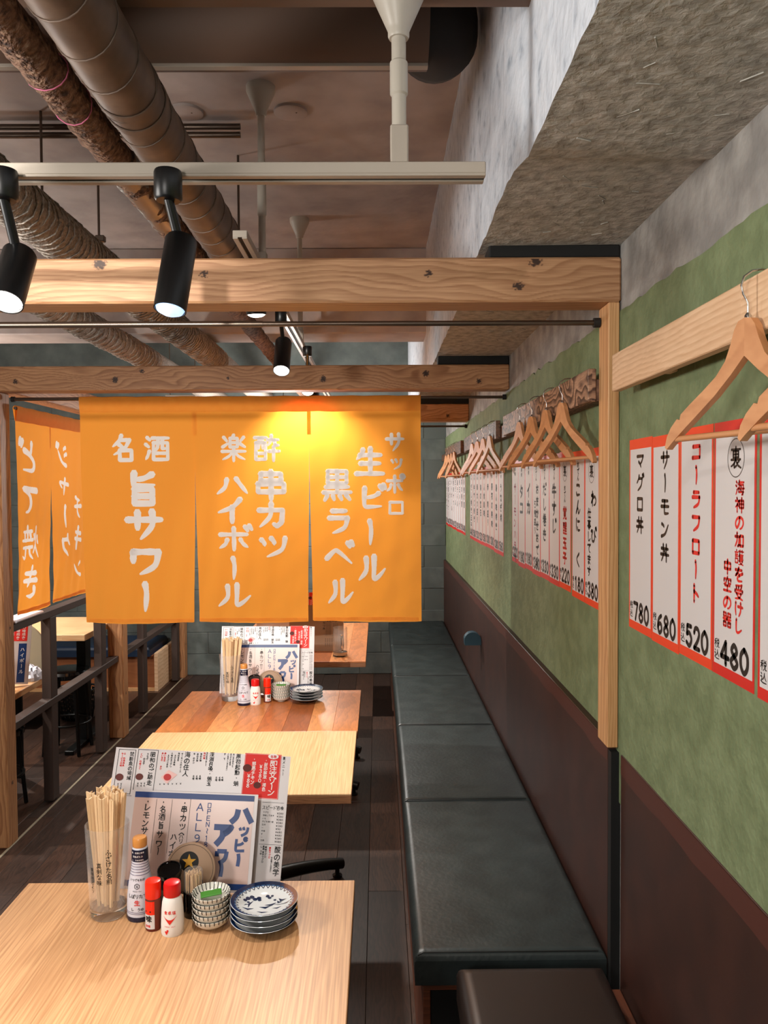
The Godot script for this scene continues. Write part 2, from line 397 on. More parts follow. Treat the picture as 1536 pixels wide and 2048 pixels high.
	"原": "10 10 94 10/~14 10 14 60 4 98/54 14 44 26/32 28 82 28 82 60 32 60 32 28/32 44 82 44/58 60 58 92 48 90/36 68 24 86/76 68 92 86", "初": "22 2 30 12/4 22 42 22/~42 22 26 48 4 66/24 44 24 98/28 46 44 58/50 14 94 14 90 84 76 92/~68 14 66 60 46 94",
	"起": "8 20 48 20/28 4 28 84/4 40 52 40/28 58 48 58/~14 54 14 74 4 96/~12 78 36 92 98 92/58 14 92 14 92 40 58 40/~58 40 58 74 68 78 92 76 94 64", "動": "~50 4 30 10 8 12/4 22 56 22/12 32 50 32 50 58 12 58 12 32/12 45 50 45/30 10 30 90/8 74 54 74/4 92 58 88/62 32 96 32 92 84 80 92/~76 6 76 60 56 96",
	"蛸": "8 22 44 22 44 54 8 54 8 22/26 4 26 86/4 90 44 82/38 70 46 90/74 4 74 36/54 12 60 28/94 12 88 28/56 40 94 40 94 92 84 94/56 40 56 98/56 56 94 56/56 72 94 72", "深": "14 10 24 20/8 36 18 46/~22 62 16 80 8 94/38 26 38 12 94 12 92 24/~56 20 52 32 38 42/70 20 72 36 94 36/36 56 98 56/66 42 66 98/~64 58 52 78 34 90/~68 58 78 78 98 90",
	"淵": "14 10 22 20/8 36 18 46/~20 62 14 80 6 94/~36 6 36 60 28 96/94 6 94 96/36 36 94 36/36 66 94 66/54 10 54 92/76 10 76 92", "召": "16 10 82 10 78 38 66 40/~48 10 40 34 12 48/20 54 80 54 80 96 20 96 20 54",
	"喚": "8 22 32 22 32 70 8 70 8 22/~58 2 52 14 42 24/54 12 78 12 70 26/44 28 92 28 92 58 44 58 44 28/60 28 56 46/76 28 80 46/38 66 98 66/~66 58 60 82 38 98/~70 66 78 86 98 98", "住": "~32 4 24 30 4 54/22 36 22 98/60 4 70 14/38 26 96 26/42 56 92 56/36 92 98 92/66 26 66 92", "人": "~52 6 46 50 6 94/~52 30 64 66 96 94",
	"昭": "8 12 38 12 38 86 8 86 8 12/8 48 38 48/50 12 92 12 88 40 78 42/~68 12 64 32 48 46/52 56 90 56 90 92 52 92 52 56", "和": "~42 6 28 14 8 16/4 34 52 34/28 14 28 98/26 40 4 72/32 44 50 62/62 22 94 22 94 86 62 86 62 22",
	"馳": "10 6 10 60/10 6 44 6/10 22 42 22/10 40 42 40/28 6 28 58/10 60 46 60 44 90 34 94/8 70 4 90/18 70 20 84/30 68 34 80/~52 36 70 30 90 22 92 60 82 62/74 6 74 70/~58 16 58 76 66 88 94 86 96 72", "走": "18 20 82 20/50 4 50 86/6 42 94 42/52 62 82 62/~26 56 24 76 6 96/~20 74 46 92 98 92",
	"禁": "6 16 46 16/26 2 26 48/24 20 6 42/28 20 44 38/54 16 94 16/74 2 74 48/72 20 56 42/76 20 96 40/24 56 78 56/6 72 94 72/50 72 50 98/30 80 16 94/70 80 88 94", "断": "12 6 12 92 50 92/32 10 32 84/16 48 52 48/20 18 24 34/46 16 40 34/30 50 18 76/36 52 48 72/~92 6 76 14 62 16/~62 14 62 60 52 96/62 44 98 44/82 44 82 98",
	"魚": "~40 2 30 18 10 32/36 14 68 14 56 28/20 30 80 30 80 70 20 70 20 30/20 50 80 50/50 30 50 70/16 78 8 94/36 80 40 94/58 80 64 94/80 78 94 94", "領": "~26 2 20 16 4 28/~26 8 38 20 50 28/16 34 40 34/8 50 46 50 40 66/26 50 26 94/52 10 98 10/74 10 66 24/58 24 92 24 92 76 58 76 58 24/58 42 92 42/58 58 92 58/66 80 54 96/84 80 96 96",
	"域": "4 34 36 34/20 10 20 76/2 84 40 70/40 26 98 26/44 42 66 42 66 62 44 62 44 42/38 78 70 70/~74 4 78 60 92 90 98 76/~92 44 80 74 58 96/84 6 94 16", "酸": "4 12 46 12/8 28 42 28 42 92 8 92 8 28/20 12 18 50/32 12 32 50/8 70 42 70/~68 4 60 18 52 24 88 22/80 10 94 24/~62 30 58 44 50 48/78 30 80 42 94 42/~64 48 60 62 50 72/60 58 88 58 66 84 50 98/~62 66 76 86 98 98",
	"美": "30 2 36 14/70 2 62 14/12 18 88 18/18 32 82 32/8 46 94 46/50 18 50 46/10 64 92 64/~50 48 48 72 8 96/~52 66 66 86 94 96", "学": "22 2 28 16/48 0 50 14/80 2 70 16/8 34 8 20 92 20 90 34/26 36 72 36 52 52/~52 52 54 80 50 94 38 94/6 66 96 66",
	"物": "~16 12 12 28 4 38/12 24 42 24/28 4 28 98/4 64 46 52/~60 4 54 24 44 38/56 22 96 22 92 84 78 92/~70 22 62 50 44 66/~84 22 74 64 48 92", "新": "28 0 28 10/6 14 52 14/16 20 20 34/40 20 36 34/4 38 54 38/6 56 52 56/28 38 28 98/26 60 6 84/32 62 48 78/~94 8 78 14 64 16/~64 14 64 60 54 96/64 44 100 44/84 44 84 98",
	"鮮": "~22 2 16 14 4 24/20 10 38 10 30 22/8 24 42 24 42 60 8 60 8 24/8 42 42 42/25 24 25 60/8 70 4 90/18 72 20 88/30 72 32 88/40 70 46 86/58 4 64 18/90 4 84 18/50 22 98 22/54 40 94 40/48 62 98 62/74 22 74 98", "一": "6 50 94 50", "味": "8 22 32 22 32 70 8 70 8 22/44 26 94 26/38 48 98 48/68 4 68 98/~66 50 54 76 36 90/~70 50 80 74 98 88",
	"食": "~50 2 34 24 6 40/~50 2 68 22 96 38/50 22 50 32/28 34 74 34 74 64 28 64 28 34/28 48 74 48/28 64 28 94 52 84/80 68 64 78/~50 68 66 84 90 96", "卓": "50 2 50 22/50 10 84 10/22 24 78 24 78 58 22 58 22 24/22 40 78 40/6 76 94 76/50 58 50 98", "塩": "4 30 36 30/20 8 20 72/2 80 40 66/~56 4 50 16 40 26/50 14 96 14/50 28 86 28 86 48 50 48 50 28/44 60 92 60 92 90/44 60 44 90/60 60 60 90/76 60 76 90/34 92 100 92",
	"真": "10 12 90 12/50 2 50 22/26 24 74 24 74 68 26 68 26 24/26 38 74 38/26 53 74 53/6 80 94 80/36 84 16 98/64 84 84 98", "剣": "~34 2 24 18 4 30/~34 6 46 18 60 28/20 32 48 32/10 42 58 42 58 66 10 66 10 42/34 32 34 68/~34 66 26 86 4 98/~36 68 46 84 60 94/74 14 74 70/92 4 92 92 80 88",
	"前": "28 2 36 16/72 2 64 16/6 20 94 20/16 34 46 34 46 92 38 94/16 34 16 96/16 50 46 50/16 66 46 66/64 34 64 72/86 28 86 92 74 90", "表": "12 14 88 14/20 30 80 30/6 46 94 46/50 2 50 46/~48 46 34 64 6 76/36 62 36 92 58 82/82 56 64 68/~50 48 64 80 96 96",
	"商": "50 0 50 12/8 14 92 14/34 18 40 30/66 18 60 30/10 34 90 34 90 92 80 94/10 34 10 98/~40 36 38 50 24 56/60 36 62 52 78 52/34 62 66 62 66 84 34 84 34 62", "店": "52 0 52 12/14 14 94 14/~16 14 16 60 4 98/56 22 56 56/56 36 90 36/34 56 84 56 84 94 34 94 34 56",
	"石": "10 14 90 14/~46 14 36 46 8 72/30 46 82 46 82 92 30 92 30 46", "赤": "18 20 82 20/50 4 50 42/8 42 92 42/~40 42 38 76 18 96/62 42 62 92 52 90/18 56 10 78/80 54 92 76", "宝": "50 0 50 12/10 30 10 16 90 16 88 28/22 36 78 36/26 62 74 62/6 94 94 94/50 36 50 94/66 70 76 82",
	"鳥": "50 0 42 10/24 12 74 12 74 38 24 38 24 12/24 25 74 25/24 38 24 62/24 50 90 50/24 62 84 62 80 92 68 94/14 74 6 94/32 74 34 90/50 72 54 86/66 70 70 80", "刺": "6 16 52 16/28 2 28 98/12 30 46 30 46 52/12 30 12 52/26 52 6 80/32 54 50 74/68 14 68 70/90 4 90 92 78 88",
	"0": "~50 6 20 30 20 70 50 94 80 70 80 30 50 6", "1": "34 22 54 8 54 94", "2": "~20 28 34 8 66 8 80 30 60 60 20 92/20 92 84 92", "3": "~22 18 50 6 78 24 50 46 82 70 50 94 18 80", "4": "62 94 62 8 12 68 90 68", "5": "78 8 28 8 24 46/~24 46 56 38 82 64 56 94 18 82",
	"6": "~72 10 34 30 20 66 44 94 78 76 66 50 34 54 22 70", "7": "16 10 84 10 46 94", "8": "~50 48 24 28 50 6 76 28 50 48 18 72 50 94 82 72 50 48", "9": "~78 34 56 50 26 42 28 14 56 6 80 30 74 70 40 94", "¥": "16 6 50 46 84 6/50 46 50 94/22 52 78 52/22 70 78 70",
	"A": "8 94 50 6 92 94/24 64 76 64", "L": "20 6 20 92 86 92", "O": "20 8 80 8 80 92 20 92 20 8", "P": "22 94 22 8 80 8 80 48 22 48", "E": "82 8 22 8 22 92 82 92/22 48 76 48", "N": "20 94 20 8 80 92 80 6", "T": "8 8 92 8/50 8 50 94", "B": "22 8 70 8 76 28 66 46 22 46/66 46 82 70 70 92 22 92 22 8", "S": "~82 18 50 4 20 26 50 48 80 72 50 96 16 82",
	"〜": "~46 6 60 30 44 60 56 94", "・": "50 44 50 56", "（": "~14 84 50 58 86 84",
}
var strokes := {}

func strokes_of(ch: String) -> Array:
	if not strokes.has(ch):
		var out := []
		var text: String = SIGNS.get(ch, "")
		for s in text.split("/", false):
			if s == "+":
				out.append([false, PackedVector2Array([Vector2(82, 4), Vector2(90, 20)])])
				out.append([false, PackedVector2Array([Vector2(95, 0), Vector2(102, 15)])])
			elif s == "*":
				var ring := PackedVector2Array()
				for k in 9:
					ring.append(Vector2(90, 12) + Vector2.from_angle(TAU * k / 8) * 10)
				out.append([false, ring])
			else:
				var nums := s.trim_prefix("~").split_floats(" ", false)
				var pts := PackedVector2Array()
				for k in range(0, nums.size() - 1, 2):
					pts.append(Vector2(nums[k], nums[k + 1]))
				out.append([s.begins_with("~"), pts])
		strokes[ch] = out
	return strokes[ch]

# one sign as triangles in the plane of the print (y up), centred at c, size s, stroke weight in hundredths of the height
func sign_tris(out: PackedVector2Array, ch: String, c: Vector2, s: Vector2, weight: float, brush: float, step: float) -> void:
	var list := strokes_of(ch)
	var w := weight * clampf(1.18 - 0.035 * list.size(), 0.62, 1.1) / 100.0 * s.y
	for item in list:
		var src: PackedVector2Array = item[1]
		var pts := PackedVector2Array()
		for p in src:
			pts.append(c + Vector2((p.x / 100.0 - 0.5) * s.x, (0.5 - p.y / 100.0) * s.y))
		var line := PackedVector2Array()
		var n := pts.size()
		if item[0] and n > 2:
			for k in n - 1:
				var p0 := pts[maxi(k - 1, 0)]
				var p3 := pts[mini(k + 2, n - 1)]
				for q in 5:
					line.append(pts[k].cubic_interpolate(pts[k + 1], p0, p3, q / 5.0))
			line.append(pts[n - 1])
		else:
			for k in n - 1:
				var cuts := maxi(1, ceili(pts[k].distance_to(pts[k + 1]) / step))
				for q in cuts:
					line.append(pts[k].lerp(pts[k + 1], float(q) / cuts))
			line.append(pts[n - 1])
		var m := line.size()
		var rad := PackedFloat32Array()
		for k in m:
			var t := float(k) / (m - 1)
			rad.append(w * 0.5 * (1.0 + maxf(brush, 0.0) * (0.12 * cos(t * 9.0) - (0.6 * t * t if item[0] else 0.12 * t))))
		for k in m - 1:
			var d := (line[k + 1] - line[k]).normalized()
			var e0 := d
			var e1 := d
			if item[0]:
				if k > 0:
					e0 = (d + (line[k] - line[k - 1]).normalized()).normalized()
				if k < m - 2:
					e1 = (d + (line[k + 2] - line[k + 1]).normalized()).normalized()
			var n0 := e0.orthogonal() * rad[k]
			var n1 := e1.orthogonal() * rad[k + 1]
			for p in [line[k] - n0, line[k] + n0, line[k + 1] + n1, line[k] - n0, line[k + 1] + n1, line[k + 1] - n1]:
				out.append(p)
		for k in m:
			var corner := k == 0 or k == m - 1
			if not item[0] and not corner:
				corner = (line[k] - line[k - 1]).normalized().dot((line[k + 1] - line[k]).normalized()) < 0.98
			if corner and brush < 0.0 and (k == 0 or k == m - 1):
				corner = false
			if corner:
				for q in 6:
					out.append(line[k])
					out.append(line[k] + Vector2.from_angle(TAU * q / 6) * rad[k])
					out.append(line[k] + Vector2.from_angle(TAU * (q + 1) / 6) * rad[k])

# a column of signs going down from the point at its top centre
func column(out: PackedVector2Array, text: String, top: Vector2, size: float, pitch: float, weight := 11.0, narrow := 1.0, brush := 0.6, step := 1.0) -> void:
	var y := top.y
	for ch in text:
		if ch == " ":
			y -= pitch * 0.4
			continue
		var s := size * (0.72 if ch in ["ッ", "ャ", "ュ", "っ"] else 1.0)
		sign_tris(out, ch, Vector2(top.x, y - size / 2), Vector2(s * narrow, s), weight, brush, step)
		y -= pitch

func row(out: PackedVector2Array, text: String, left: Vector2, size: float, pitch: float, weight := 11.0, narrow := 1.0, brush := 0.0) -> void:
	var x := left.x
	for ch in text:
		sign_tris(out, "―" if ch == "ー" else ch, Vector2(x + size * narrow / 2, left.y), Vector2(size * narrow, size), weight, brush, 1.0)
		x += pitch

func rect_tris(out: PackedVector2Array, a: Vector2, b: Vector2) -> void:
	for p in [a, Vector2(b.x, a.y), b, a, b, Vector2(a.x, b.y)]:
		out.append(p)

func frame_tris(out: PackedVector2Array, a: Vector2, b: Vector2, w: float) -> void:
	rect_tris(out, a, Vector2(b.x, a.y + w))
	rect_tris(out, Vector2(a.x, b.y - w), b)
	rect_tris(out, a, Vector2(a.x + w, b.y))
	rect_tris(out, Vector2(b.x - w, a.y), b)

func disc_tris(out: PackedVector2Array, c: Vector2, r: Vector2, seg := 20) -> void:
	for q in seg:
		out.append(c)
		out.append(c + Vector2.from_angle(TAU * q / seg) * r)
		out.append(c + Vector2.from_angle(TAU * (q + 1) / seg) * r)

func ring_tris(out: PackedVector2Array, c: Vector2, r: Vector2, w: float, seg := 28) -> void:
	for q in seg:
		var a := Vector2.from_angle(TAU * q / seg)
		var b := Vector2.from_angle(TAU * (q + 1) / seg)
		for p in [c + a * (r - Vector2(w, w)), c + a * r, c + b * r, c + a * (r - Vector2(w, w)), c + b * r, c + b * (r - Vector2(w, w))]:
			out.append(p)

# print laid on a surface: where(u, v) gives [point, normal]
func print_on(tris: PackedVector2Array, where: Callable, lift: float) -> SurfaceTool:
	var st := tool()
	for k in range(0, tris.size(), 3):
		var p := []
		var n := []
		for q in 3:
			var r: Array = where.call(tris[k + q].x, tris[k + q].y)
			p.append(r[0] + r[1] * lift)
			n.append(r[1])
		tri(st, p, n, [Vector2.ZERO, Vector2.ZERO, Vector2.ZERO])
	return st

func flat_print(tris: PackedVector2Array, z: float) -> SurfaceTool:
	var st := tool()
	var n := Vector3(0, 0, 1)
	for k in range(0, tris.size(), 3):
		tri(st, [Vector3(tris[k].x, tris[k].y, z), Vector3(tris[k + 1].x, tris[k + 1].y, z), Vector3(tris[k + 2].x, tris[k + 2].y, z)], [n, n, n], [Vector2.ZERO, Vector2.ZERO, Vector2.ZERO])
	return st

# print wrapped round an upright body of revolution: u is arc length from the front, radius(y) its radius
func round_print(tris: PackedVector2Array, radius: Callable, lift: float) -> SurfaceTool:
	return print_on(tris, func(u: float, v: float) -> Array:
		var r: float = radius.call(v)
		var t := u / r
		var n := Vector3(sin(t), 0, cos(t))
		return [n * r + Vector3(0, v, 0), n], lift)

# ---------------------------------------------------------------- materials
func mat(called: String, c: Color, rough: float, metal := 0.0) -> StandardMaterial3D:
	var m := StandardMaterial3D.new()
	m.resource_name = called
	m.albedo_color = c
	m.roughness = rough
	m.metallic = metal
	m.cull_mode = BaseMaterial3D.CULL_DISABLED
	M[called] = m
	return m

func noise(freq: float, seed_: int, octaves := 4, kind := FastNoiseLite.TYPE_SIMPLEX_SMOOTH) -> FastNoiseLite:
	var n := FastNoiseLite.new()
	n.noise_type = kind
	n.frequency = freq
	n.seed = seed_
	n.fractal_octaves = octaves
	return n

func noise_tex(n: FastNoiseLite, stops: Array, w := 512, h := 512) -> NoiseTexture2D:
	var t := NoiseTexture2D.new()
	t.width = w
	t.height = h
	t.seamless = true
	t.noise = n
	var g := Gradient.new()
	var offs := PackedFloat32Array()
	var cols := PackedColorArray()
	for s in stops:
		offs.append(s[0])
		cols.append(s[1])
	g.offsets = offs
	g.colors = cols
	t.color_ramp = g
	return t

func grey_tex(n: FastNoiseLite, lo := 0.0, hi := 1.0, w := 512) -> NoiseTexture2D:
	return noise_tex(n, [[lo, Color.BLACK], [hi, Color.WHITE]], w, w)

func relief(m: StandardMaterial3D, t: Texture2D, cm: float) -> void:
	m.heightmap_enabled = true
	m.heightmap_texture = t
	m.heightmap_scale = cm

func triplanar(m: StandardMaterial3D, s: float) -> void:
	m.uv1_triplanar = true
	m.uv1_world_triplanar = true
	m.uv1_scale = Vector3(s, s, s)

# growth rings along u; knots: [u, v, radius] in the texture's own 0..1 (radius as a share of the height)
func wood_tex(w: int, h: int, light: Color, dark: Color, rings: float, warp: float, contrast: float, fine: float, seed_: int, knots := [], long := 8.0) -> ImageTexture:
	var n1 := noise(1.0, seed_, 3)
	var n2 := noise(1.0, seed_ + 7, 2)
	var n3 := noise(1.0, seed_ + 13, 2)
	var data := PackedByteArray()
	data.resize(w * h * 3)
	var at := 0
	var aspect := float(w) / h
	var kd := Color(0.16, 0.09, 0.06)
	for y in h:
		var v := float(y) / h
		for x in w:
			var u := float(x) / w
			var vv := v
			var k_in := 0.0
			for k in knots:
				var du: float = (u - k[0]) * aspect
				var dv: float = v - k[1]
				var rr: float = k[2]
				var d2 := du * du * 0.22 + dv * dv
				vv -= dv * 0.8 * exp(-d2 / (rr * rr * 5.0))
				var d := sqrt(du * du * 0.7 + dv * dv)
				k_in = maxf(k_in, 1.0 - smoothstep(rr * 0.55, rr, d + 0.02 * n2.get_noise_2d(u * 300.0, v * 60.0)))
			var r := vv * rings + warp * n1.get_noise_2d(u * long * 0.5, vv * 2.2)
			var f := r - floorf(r)
			var ring := f * f * (1.0 - smoothstep(0.86, 1.0, f))
			var g := ring * contrast + fine * n2.get_noise_2d(u * long * 3.0, v * 170.0) + 0.12 * n3.get_noise_2d(u * long * 0.6, v * 3.0)
			var c := light.lerp(dark, clampf(g + 0.18, 0.0, 1.0))
			c = c.lerp(kd, k_in * 0.88)
			data[at] = int(clampf(c.r, 0, 1) * 255.0)
			data[at + 1] = int(clampf(c.g, 0, 1) * 255.0)
			data[at + 2] = int(clampf(c.b, 0, 1) * 255.0)
			at += 3
	return ImageTexture.create_from_image(Image.create_from_data(w, h, false, Image.FORMAT_RGB8, data))

func wood(called: String, t: Texture2D, rough: float, scale: Vector2) -> StandardMaterial3D:
	var m := mat(called, Color.WHITE, rough)
	m.albedo_texture = t
	m.uv1_scale = Vector3(scale.x, scale.y, 1)
	return m

func make_materials() -> void:
	# timber
	var cl := Color(0.77, 0.60, 0.445)
	var cd := Color(0.50, 0.32, 0.195)
	wood("cedar_beam", wood_tex(1400, 200, cl, cd, 26.0, 2.3, 0.55, 0.22, 3, [[0.506, 0.715, 0.034], [0.590, 0.658, 0.017], [0.772, 0.655, 0.018], [0.845, 0.583, 0.026], [0.859, 0.722, 0.032], [0.950, 0.35, 0.02], [0.200, 0.12, 0.025], [0.700, 0.9, 0.02], [0.300, 0.6, 0.03]], 9.0), 0.55, Vector2(0.32, 1)).uv1_offset = Vector3(0.5, 0, 0)
	wood("cedar_beam_far", wood_tex(1200, 160, Color(0.80, 0.61, 0.44), Color(0.50, 0.31, 0.18), 24.0, 3.4, 0.62, 0.18, 21, [[0.112, 0.593, 0.026], [0.280, 0.607, 0.036], [0.325, 0.695, 0.024], [0.631, 0.607, 0.036], [0.805, 0.657, 0.036], [0.895, 0.578, 0.028], [0.470, 0.62, 0.016], [0.900, 0.2, 0.02]], 9.0), 0.55, Vector2(0.36, 1)).uv1_offset = Vector3(0.5, 0, 0)
	wood("cedar_post", wood_tex(900, 160, Color(0.76, 0.56, 0.38), Color(0.48, 0.29, 0.16), 20.0, 2.2, 0.7, 0.2, 41, [[0.12, 0.62, 0.02], [0.3, 0.88, 0.018], [0.42, 0.60, 0.016], [0.22, 0.1, 0.02], [0.6, 0.36, 0.02]], 7.0), 0.6, Vector2(0.4, 1))
	wood("batten", wood_tex(600, 120, Color(0.86, 0.68, 0.48), Color(0.66, 0.43, 0.25), 16.0, 1.2, 0.6, 0.2, 51, [], 6.0), 0.5, Vector2(0.5, 1))
	wood("pine", wood_tex(700, 160, Color(0.92, 0.79, 0.65), Color(0.72, 0.53, 0.37), 30.0, 1.0, 0.5, 0.12, 61, [[0.3, 0.4, 0.01], [0.55, 0.2, 0.008]], 6.0), 0.55, Vector2(0.9, 1))
	wood("charred", wood_tex(800, 160, Color(0.78, 0.62, 0.50), Color(0.16, 0.08, 0.05), 9.0, 3.0, 1.0, 0.16, 71, [], 10.0), 0.6, Vector2(0.7, 1))
	wood("charred_dark", wood_tex(700, 128, Color(0.56, 0.41, 0.32), Color(0.14, 0.075, 0.05), 12.0, 2.6, 0.8, 0.2, 75, [], 10.0), 0.6, Vector2(0.7, 1))
	wood("hanger_wood", wood_tex(300, 100, Color(0.83, 0.60, 0.41), Color(0.66, 0.42, 0.25), 10.0, 1.0, 0.45, 0.15, 81, [], 5.0), 0.55, Vector2(2, 2))
	wood("oak", wood_tex(640, 900, Color(0.79, 0.61, 0.435), Color(0.58, 0.40, 0.255), 70.0, 1.2, 0.34, 0.42, 91, [], 1.3), 0.42, Vector2(1.2, 1.2)).uv1_offset = Vector3(0.5, 0.5, 0)
	wood("oak_light", wood_tex(640, 700, Color(0.87, 0.72, 0.54), Color(0.70, 0.52, 0.35), 70.0, 1.2, 0.3, 0.4, 95, [], 1.3), 0.4, Vector2(1.2, 1.2)).uv1_offset = Vector3(0.5, 0.5, 0)
	for k in 4:
		var tone: Color = [Color(0.80, 0.50, 0.28), Color(0.72, 0.41, 0.21), Color(0.85, 0.57, 0.35), Color(0.62, 0.35, 0.19)][k]
		wood("stave_%d" % k, wood_tex(300, 200, tone, tone * 0.68, 12.0, 1.5, 0.4, 0.3, 101 + k, [], 4.0), 0.33, Vector2(1.4, 2.0))
	wood("table_edge", wood_tex(400, 120, Color(0.66, 0.46, 0.31), Color(0.44, 0.28, 0.18), 14.0, 2.0, 0.6, 0.3, 111, [], 6.0), 0.55, Vector2(1.2, 1))
	for k in 4:
		var t: Color = [Color(0.24, 0.165, 0.13), Color(0.20, 0.14, 0.115), Color(0.28, 0.19, 0.145), Color(0.22, 0.16, 0.135)][k]
		wood("floor_plank_%d" % k, wood_tex(400, 100, t * 1.25, t * 0.6, 10.0, 2.0, 0.6, 0.35, 121 + k, [], 6.0), 0.42, Vector2(0.8, 5.0))
	wood("bench_wood", wood_tex(400, 120, Color(0.48, 0.26, 0.16), Color(0.28, 0.14, 0.08), 12.0, 1.5, 0.5, 0.3, 131, [], 6.0), 0.5, Vector2(0.6, 3.0))
	wood("plywood", wood_tex(400, 160, Color(0.62, 0.38, 0.22), Color(0.50, 0.28, 0.15), 8.0, 2.0, 0.4, 0.2, 135, [], 4.0), 0.55, Vector2(0.5, 2.0))
	mat("dark_timber", Color(0.23, 0.17, 0.145), 0.6)
	# masonry and paint
	var m := mat("green_plaster", Color.WHITE, 0.85)
	m.albedo_texture = noise_tex(noise(0.012, 5, 5), [[0.2, Color(0.42, 0.475, 0.335)], [0.5, Color(0.455, 0.51, 0.365)], [0.8, Color(0.485, 0.54, 0.395)]])
	relief(m, grey_tex(noise(0.05, 6, 4)), 0.25)
	triplanar(m, 1.6)
	m = mat("skim_plaster", Color.WHITE, 0.85)
	m.albedo_texture = noise_tex(noise(0.01, 15, 5), [[0.2, Color(0.52, 0.51, 0.50)], [0.55, Color(0.60, 0.59, 0.575)], [0.85, Color(0.66, 0.65, 0.635)]])
	relief(m, grey_tex(noise(0.03, 16, 4)), 0.3)
	triplanar(m, 1.3)
	m = mat("white_paint", Color.WHITE, 0.7)
	m.albedo_texture = noise_tex(noise(0.015, 25, 5), [[0.1, Color(0.62, 0.66, 0.71)], [0.3, Color(0.80, 0.83, 0.87)], [0.7, Color(0.86, 0.885, 0.92)]])
	relief(m, grey_tex(noise(0.03, 26, 4)), 0.35)
	triplanar(m, 1.5)
	m = mat("board_concrete", Color.WHITE, 0.9)
	m.albedo_texture = noise_tex(noise(0.02, 35, 5), [[0.15, Color(0.58, 0.57, 0.54)], [0.5, Color(0.68, 0.67, 0.64)], [0.85, Color(0.75, 0.74, 0.71)]])
	var flakes := noise(0.035, 36, 5, FastNoiseLite.TYPE_CELLULAR)
	flakes.domain_warp_enabled = true
	flakes.domain_warp_amplitude = 25.0
	relief(m, grey_tex(flakes), 0.28)
	triplanar(m, 2.2)
	m = mat("mauve_slab", Color.WHITE, 0.75)
	m.albedo_texture = noise_tex(noise(0.008, 45, 5), [[0.15, Color(0.62, 0.575, 0.56)], [0.5, Color(0.67, 0.625, 0.605)], [0.85, Color(0.71, 0.665, 0.645)]])
	relief(m, grey_tex(noise(0.02, 46, 3)), 0.2)
	triplanar(m, 0.8)
	m = mat("brown_paint", Color(0.40, 0.315, 0.265), 0.6)
	m = mat("block_wall", Color.WHITE, 0.85)
	m.albedo_texture = noise_tex(noise(0.01, 55, 5), [[0.15, Color(0.33, 0.36, 0.355)], [0.5, Color(0.36, 0.395, 0.385)], [0.85, Color(0.40, 0.43, 0.42)]])
	relief(m, grey_tex(noise(0.03, 56, 4)), 0.12)
	triplanar(m, 0.9)
	mat("mortar", Color(0.35, 0.38, 0.37), 0.9)
	m = mat("maroon_panel", Color.WHITE, 0.5)
	m.albedo_texture = noise_tex(noise(0.01, 65, 4), [[0.2, Color(0.19, 0.098, 0.072)], [0.8, Color(0.235, 0.122, 0.09)]])
	triplanar(m, 1.0)
	mat("maroon_band", Color(0.30, 0.15, 0.115), 0.5)
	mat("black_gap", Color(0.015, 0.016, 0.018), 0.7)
	mat("dark_slab", Color(0.10, 0.085, 0.075), 0.8)
	mat("plain_wall", Color(0.50, 0.50, 0.48), 0.85)
	# metal, plastic
	mat("ivory_enamel", Color(0.66, 0.62, 0.57), 0.45)
	mat("ivory_pipe", Color(0.72, 0.69, 0.64), 0.4)
	mat("black_enamel", Color(0.022, 0.026, 0.032), 0.35)
	mat("black_iron", Color(0.02, 0.022, 0.026), 0.4, 0.2)
	mat("steel", Color(0.62, 0.60, 0.57), 0.28, 1.0)
	mat("rod_steel", Color(0.42, 0.37, 0.33), 0.3, 0.9)
	mat("chrome", Color(0.8, 0.8, 0.8), 0.15, 1.0)
	mat("reflector", Color(0.85, 0.87, 0.9), 0.2, 1.0)
	mat("pale_strip", Color(0.58, 0.54, 0.46), 0.5)
	m = mat("spiral_duct", Color.WHITE, 0.5, 0.25)
	m.albedo_texture = noise_tex(noise(0.01, 75, 4), [[0.2, Color(0.33, 0.265, 0.22)], [0.8, Color(0.44, 0.36, 0.30)]])
	triplanar(m, 2.0)
	m = mat("mud_wrap", Color.WHITE, 0.85)
	m.albedo_texture = noise_tex(noise(0.03, 85, 5), [[0.15, Color(0.13, 0.09, 0.075)], [0.45, Color(0.42, 0.30, 0.235)], [0.7, Color(0.56, 0.43, 0.34)], [0.9, Color(0.63, 0.54, 0.46)]])
	relief(m, grey_tex(noise(0.04, 86, 5)), 1.0)
	triplanar(m, 3.0)
	m = mat("net_wrap", Color.WHITE, 0.75)
	m.albedo_texture = noise_tex(noise(0.05, 95, 4), [[0.2, Color(0.53, 0.49, 0.45)], [0.8, Color(0.72, 0.68, 0.64)]])
	relief(m, grey_tex(noise(0.06, 96, 3, FastNoiseLite.TYPE_CELLULAR)), 0.8)
	triplanar(m, 3.0)
	mat("foil", Color(0.52, 0.49, 0.46), 0.4, 0.7)
	mat("pink_tape", Color(0.80, 0.42, 0.56), 0.6)
	# cloth and seat covers
	m = mat("orange_cloth", Color.WHITE, 0.9)
	m.albedo_texture = noise_tex(noise(0.02, 105, 4), [[0.2, Color(0.935, 0.60, 0.205)], [0.8, Color(0.945, 0.62, 0.225)]])
	m.uv1_scale = Vector3(1.5, 1.5, 1)
	m.backlight_enabled = true
	m.backlight = Color(0.85, 0.85, 0.85)
	m = mat("white_print", Color(0.93, 0.91, 0.90), 0.9)
	m.backlight_enabled = true
	m.backlight = Color(0.85, 0.85, 0.85)
	m = mat("black_vinyl", Color.WHITE, 0.42)
	m.albedo_texture = noise_tex(noise(0.012, 115, 5), [[0.15, Color(0.125, 0.155, 0.157)], [0.6, Color(0.16, 0.195, 0.197)], [0.9, Color(0.195, 0.22, 0.22)]])
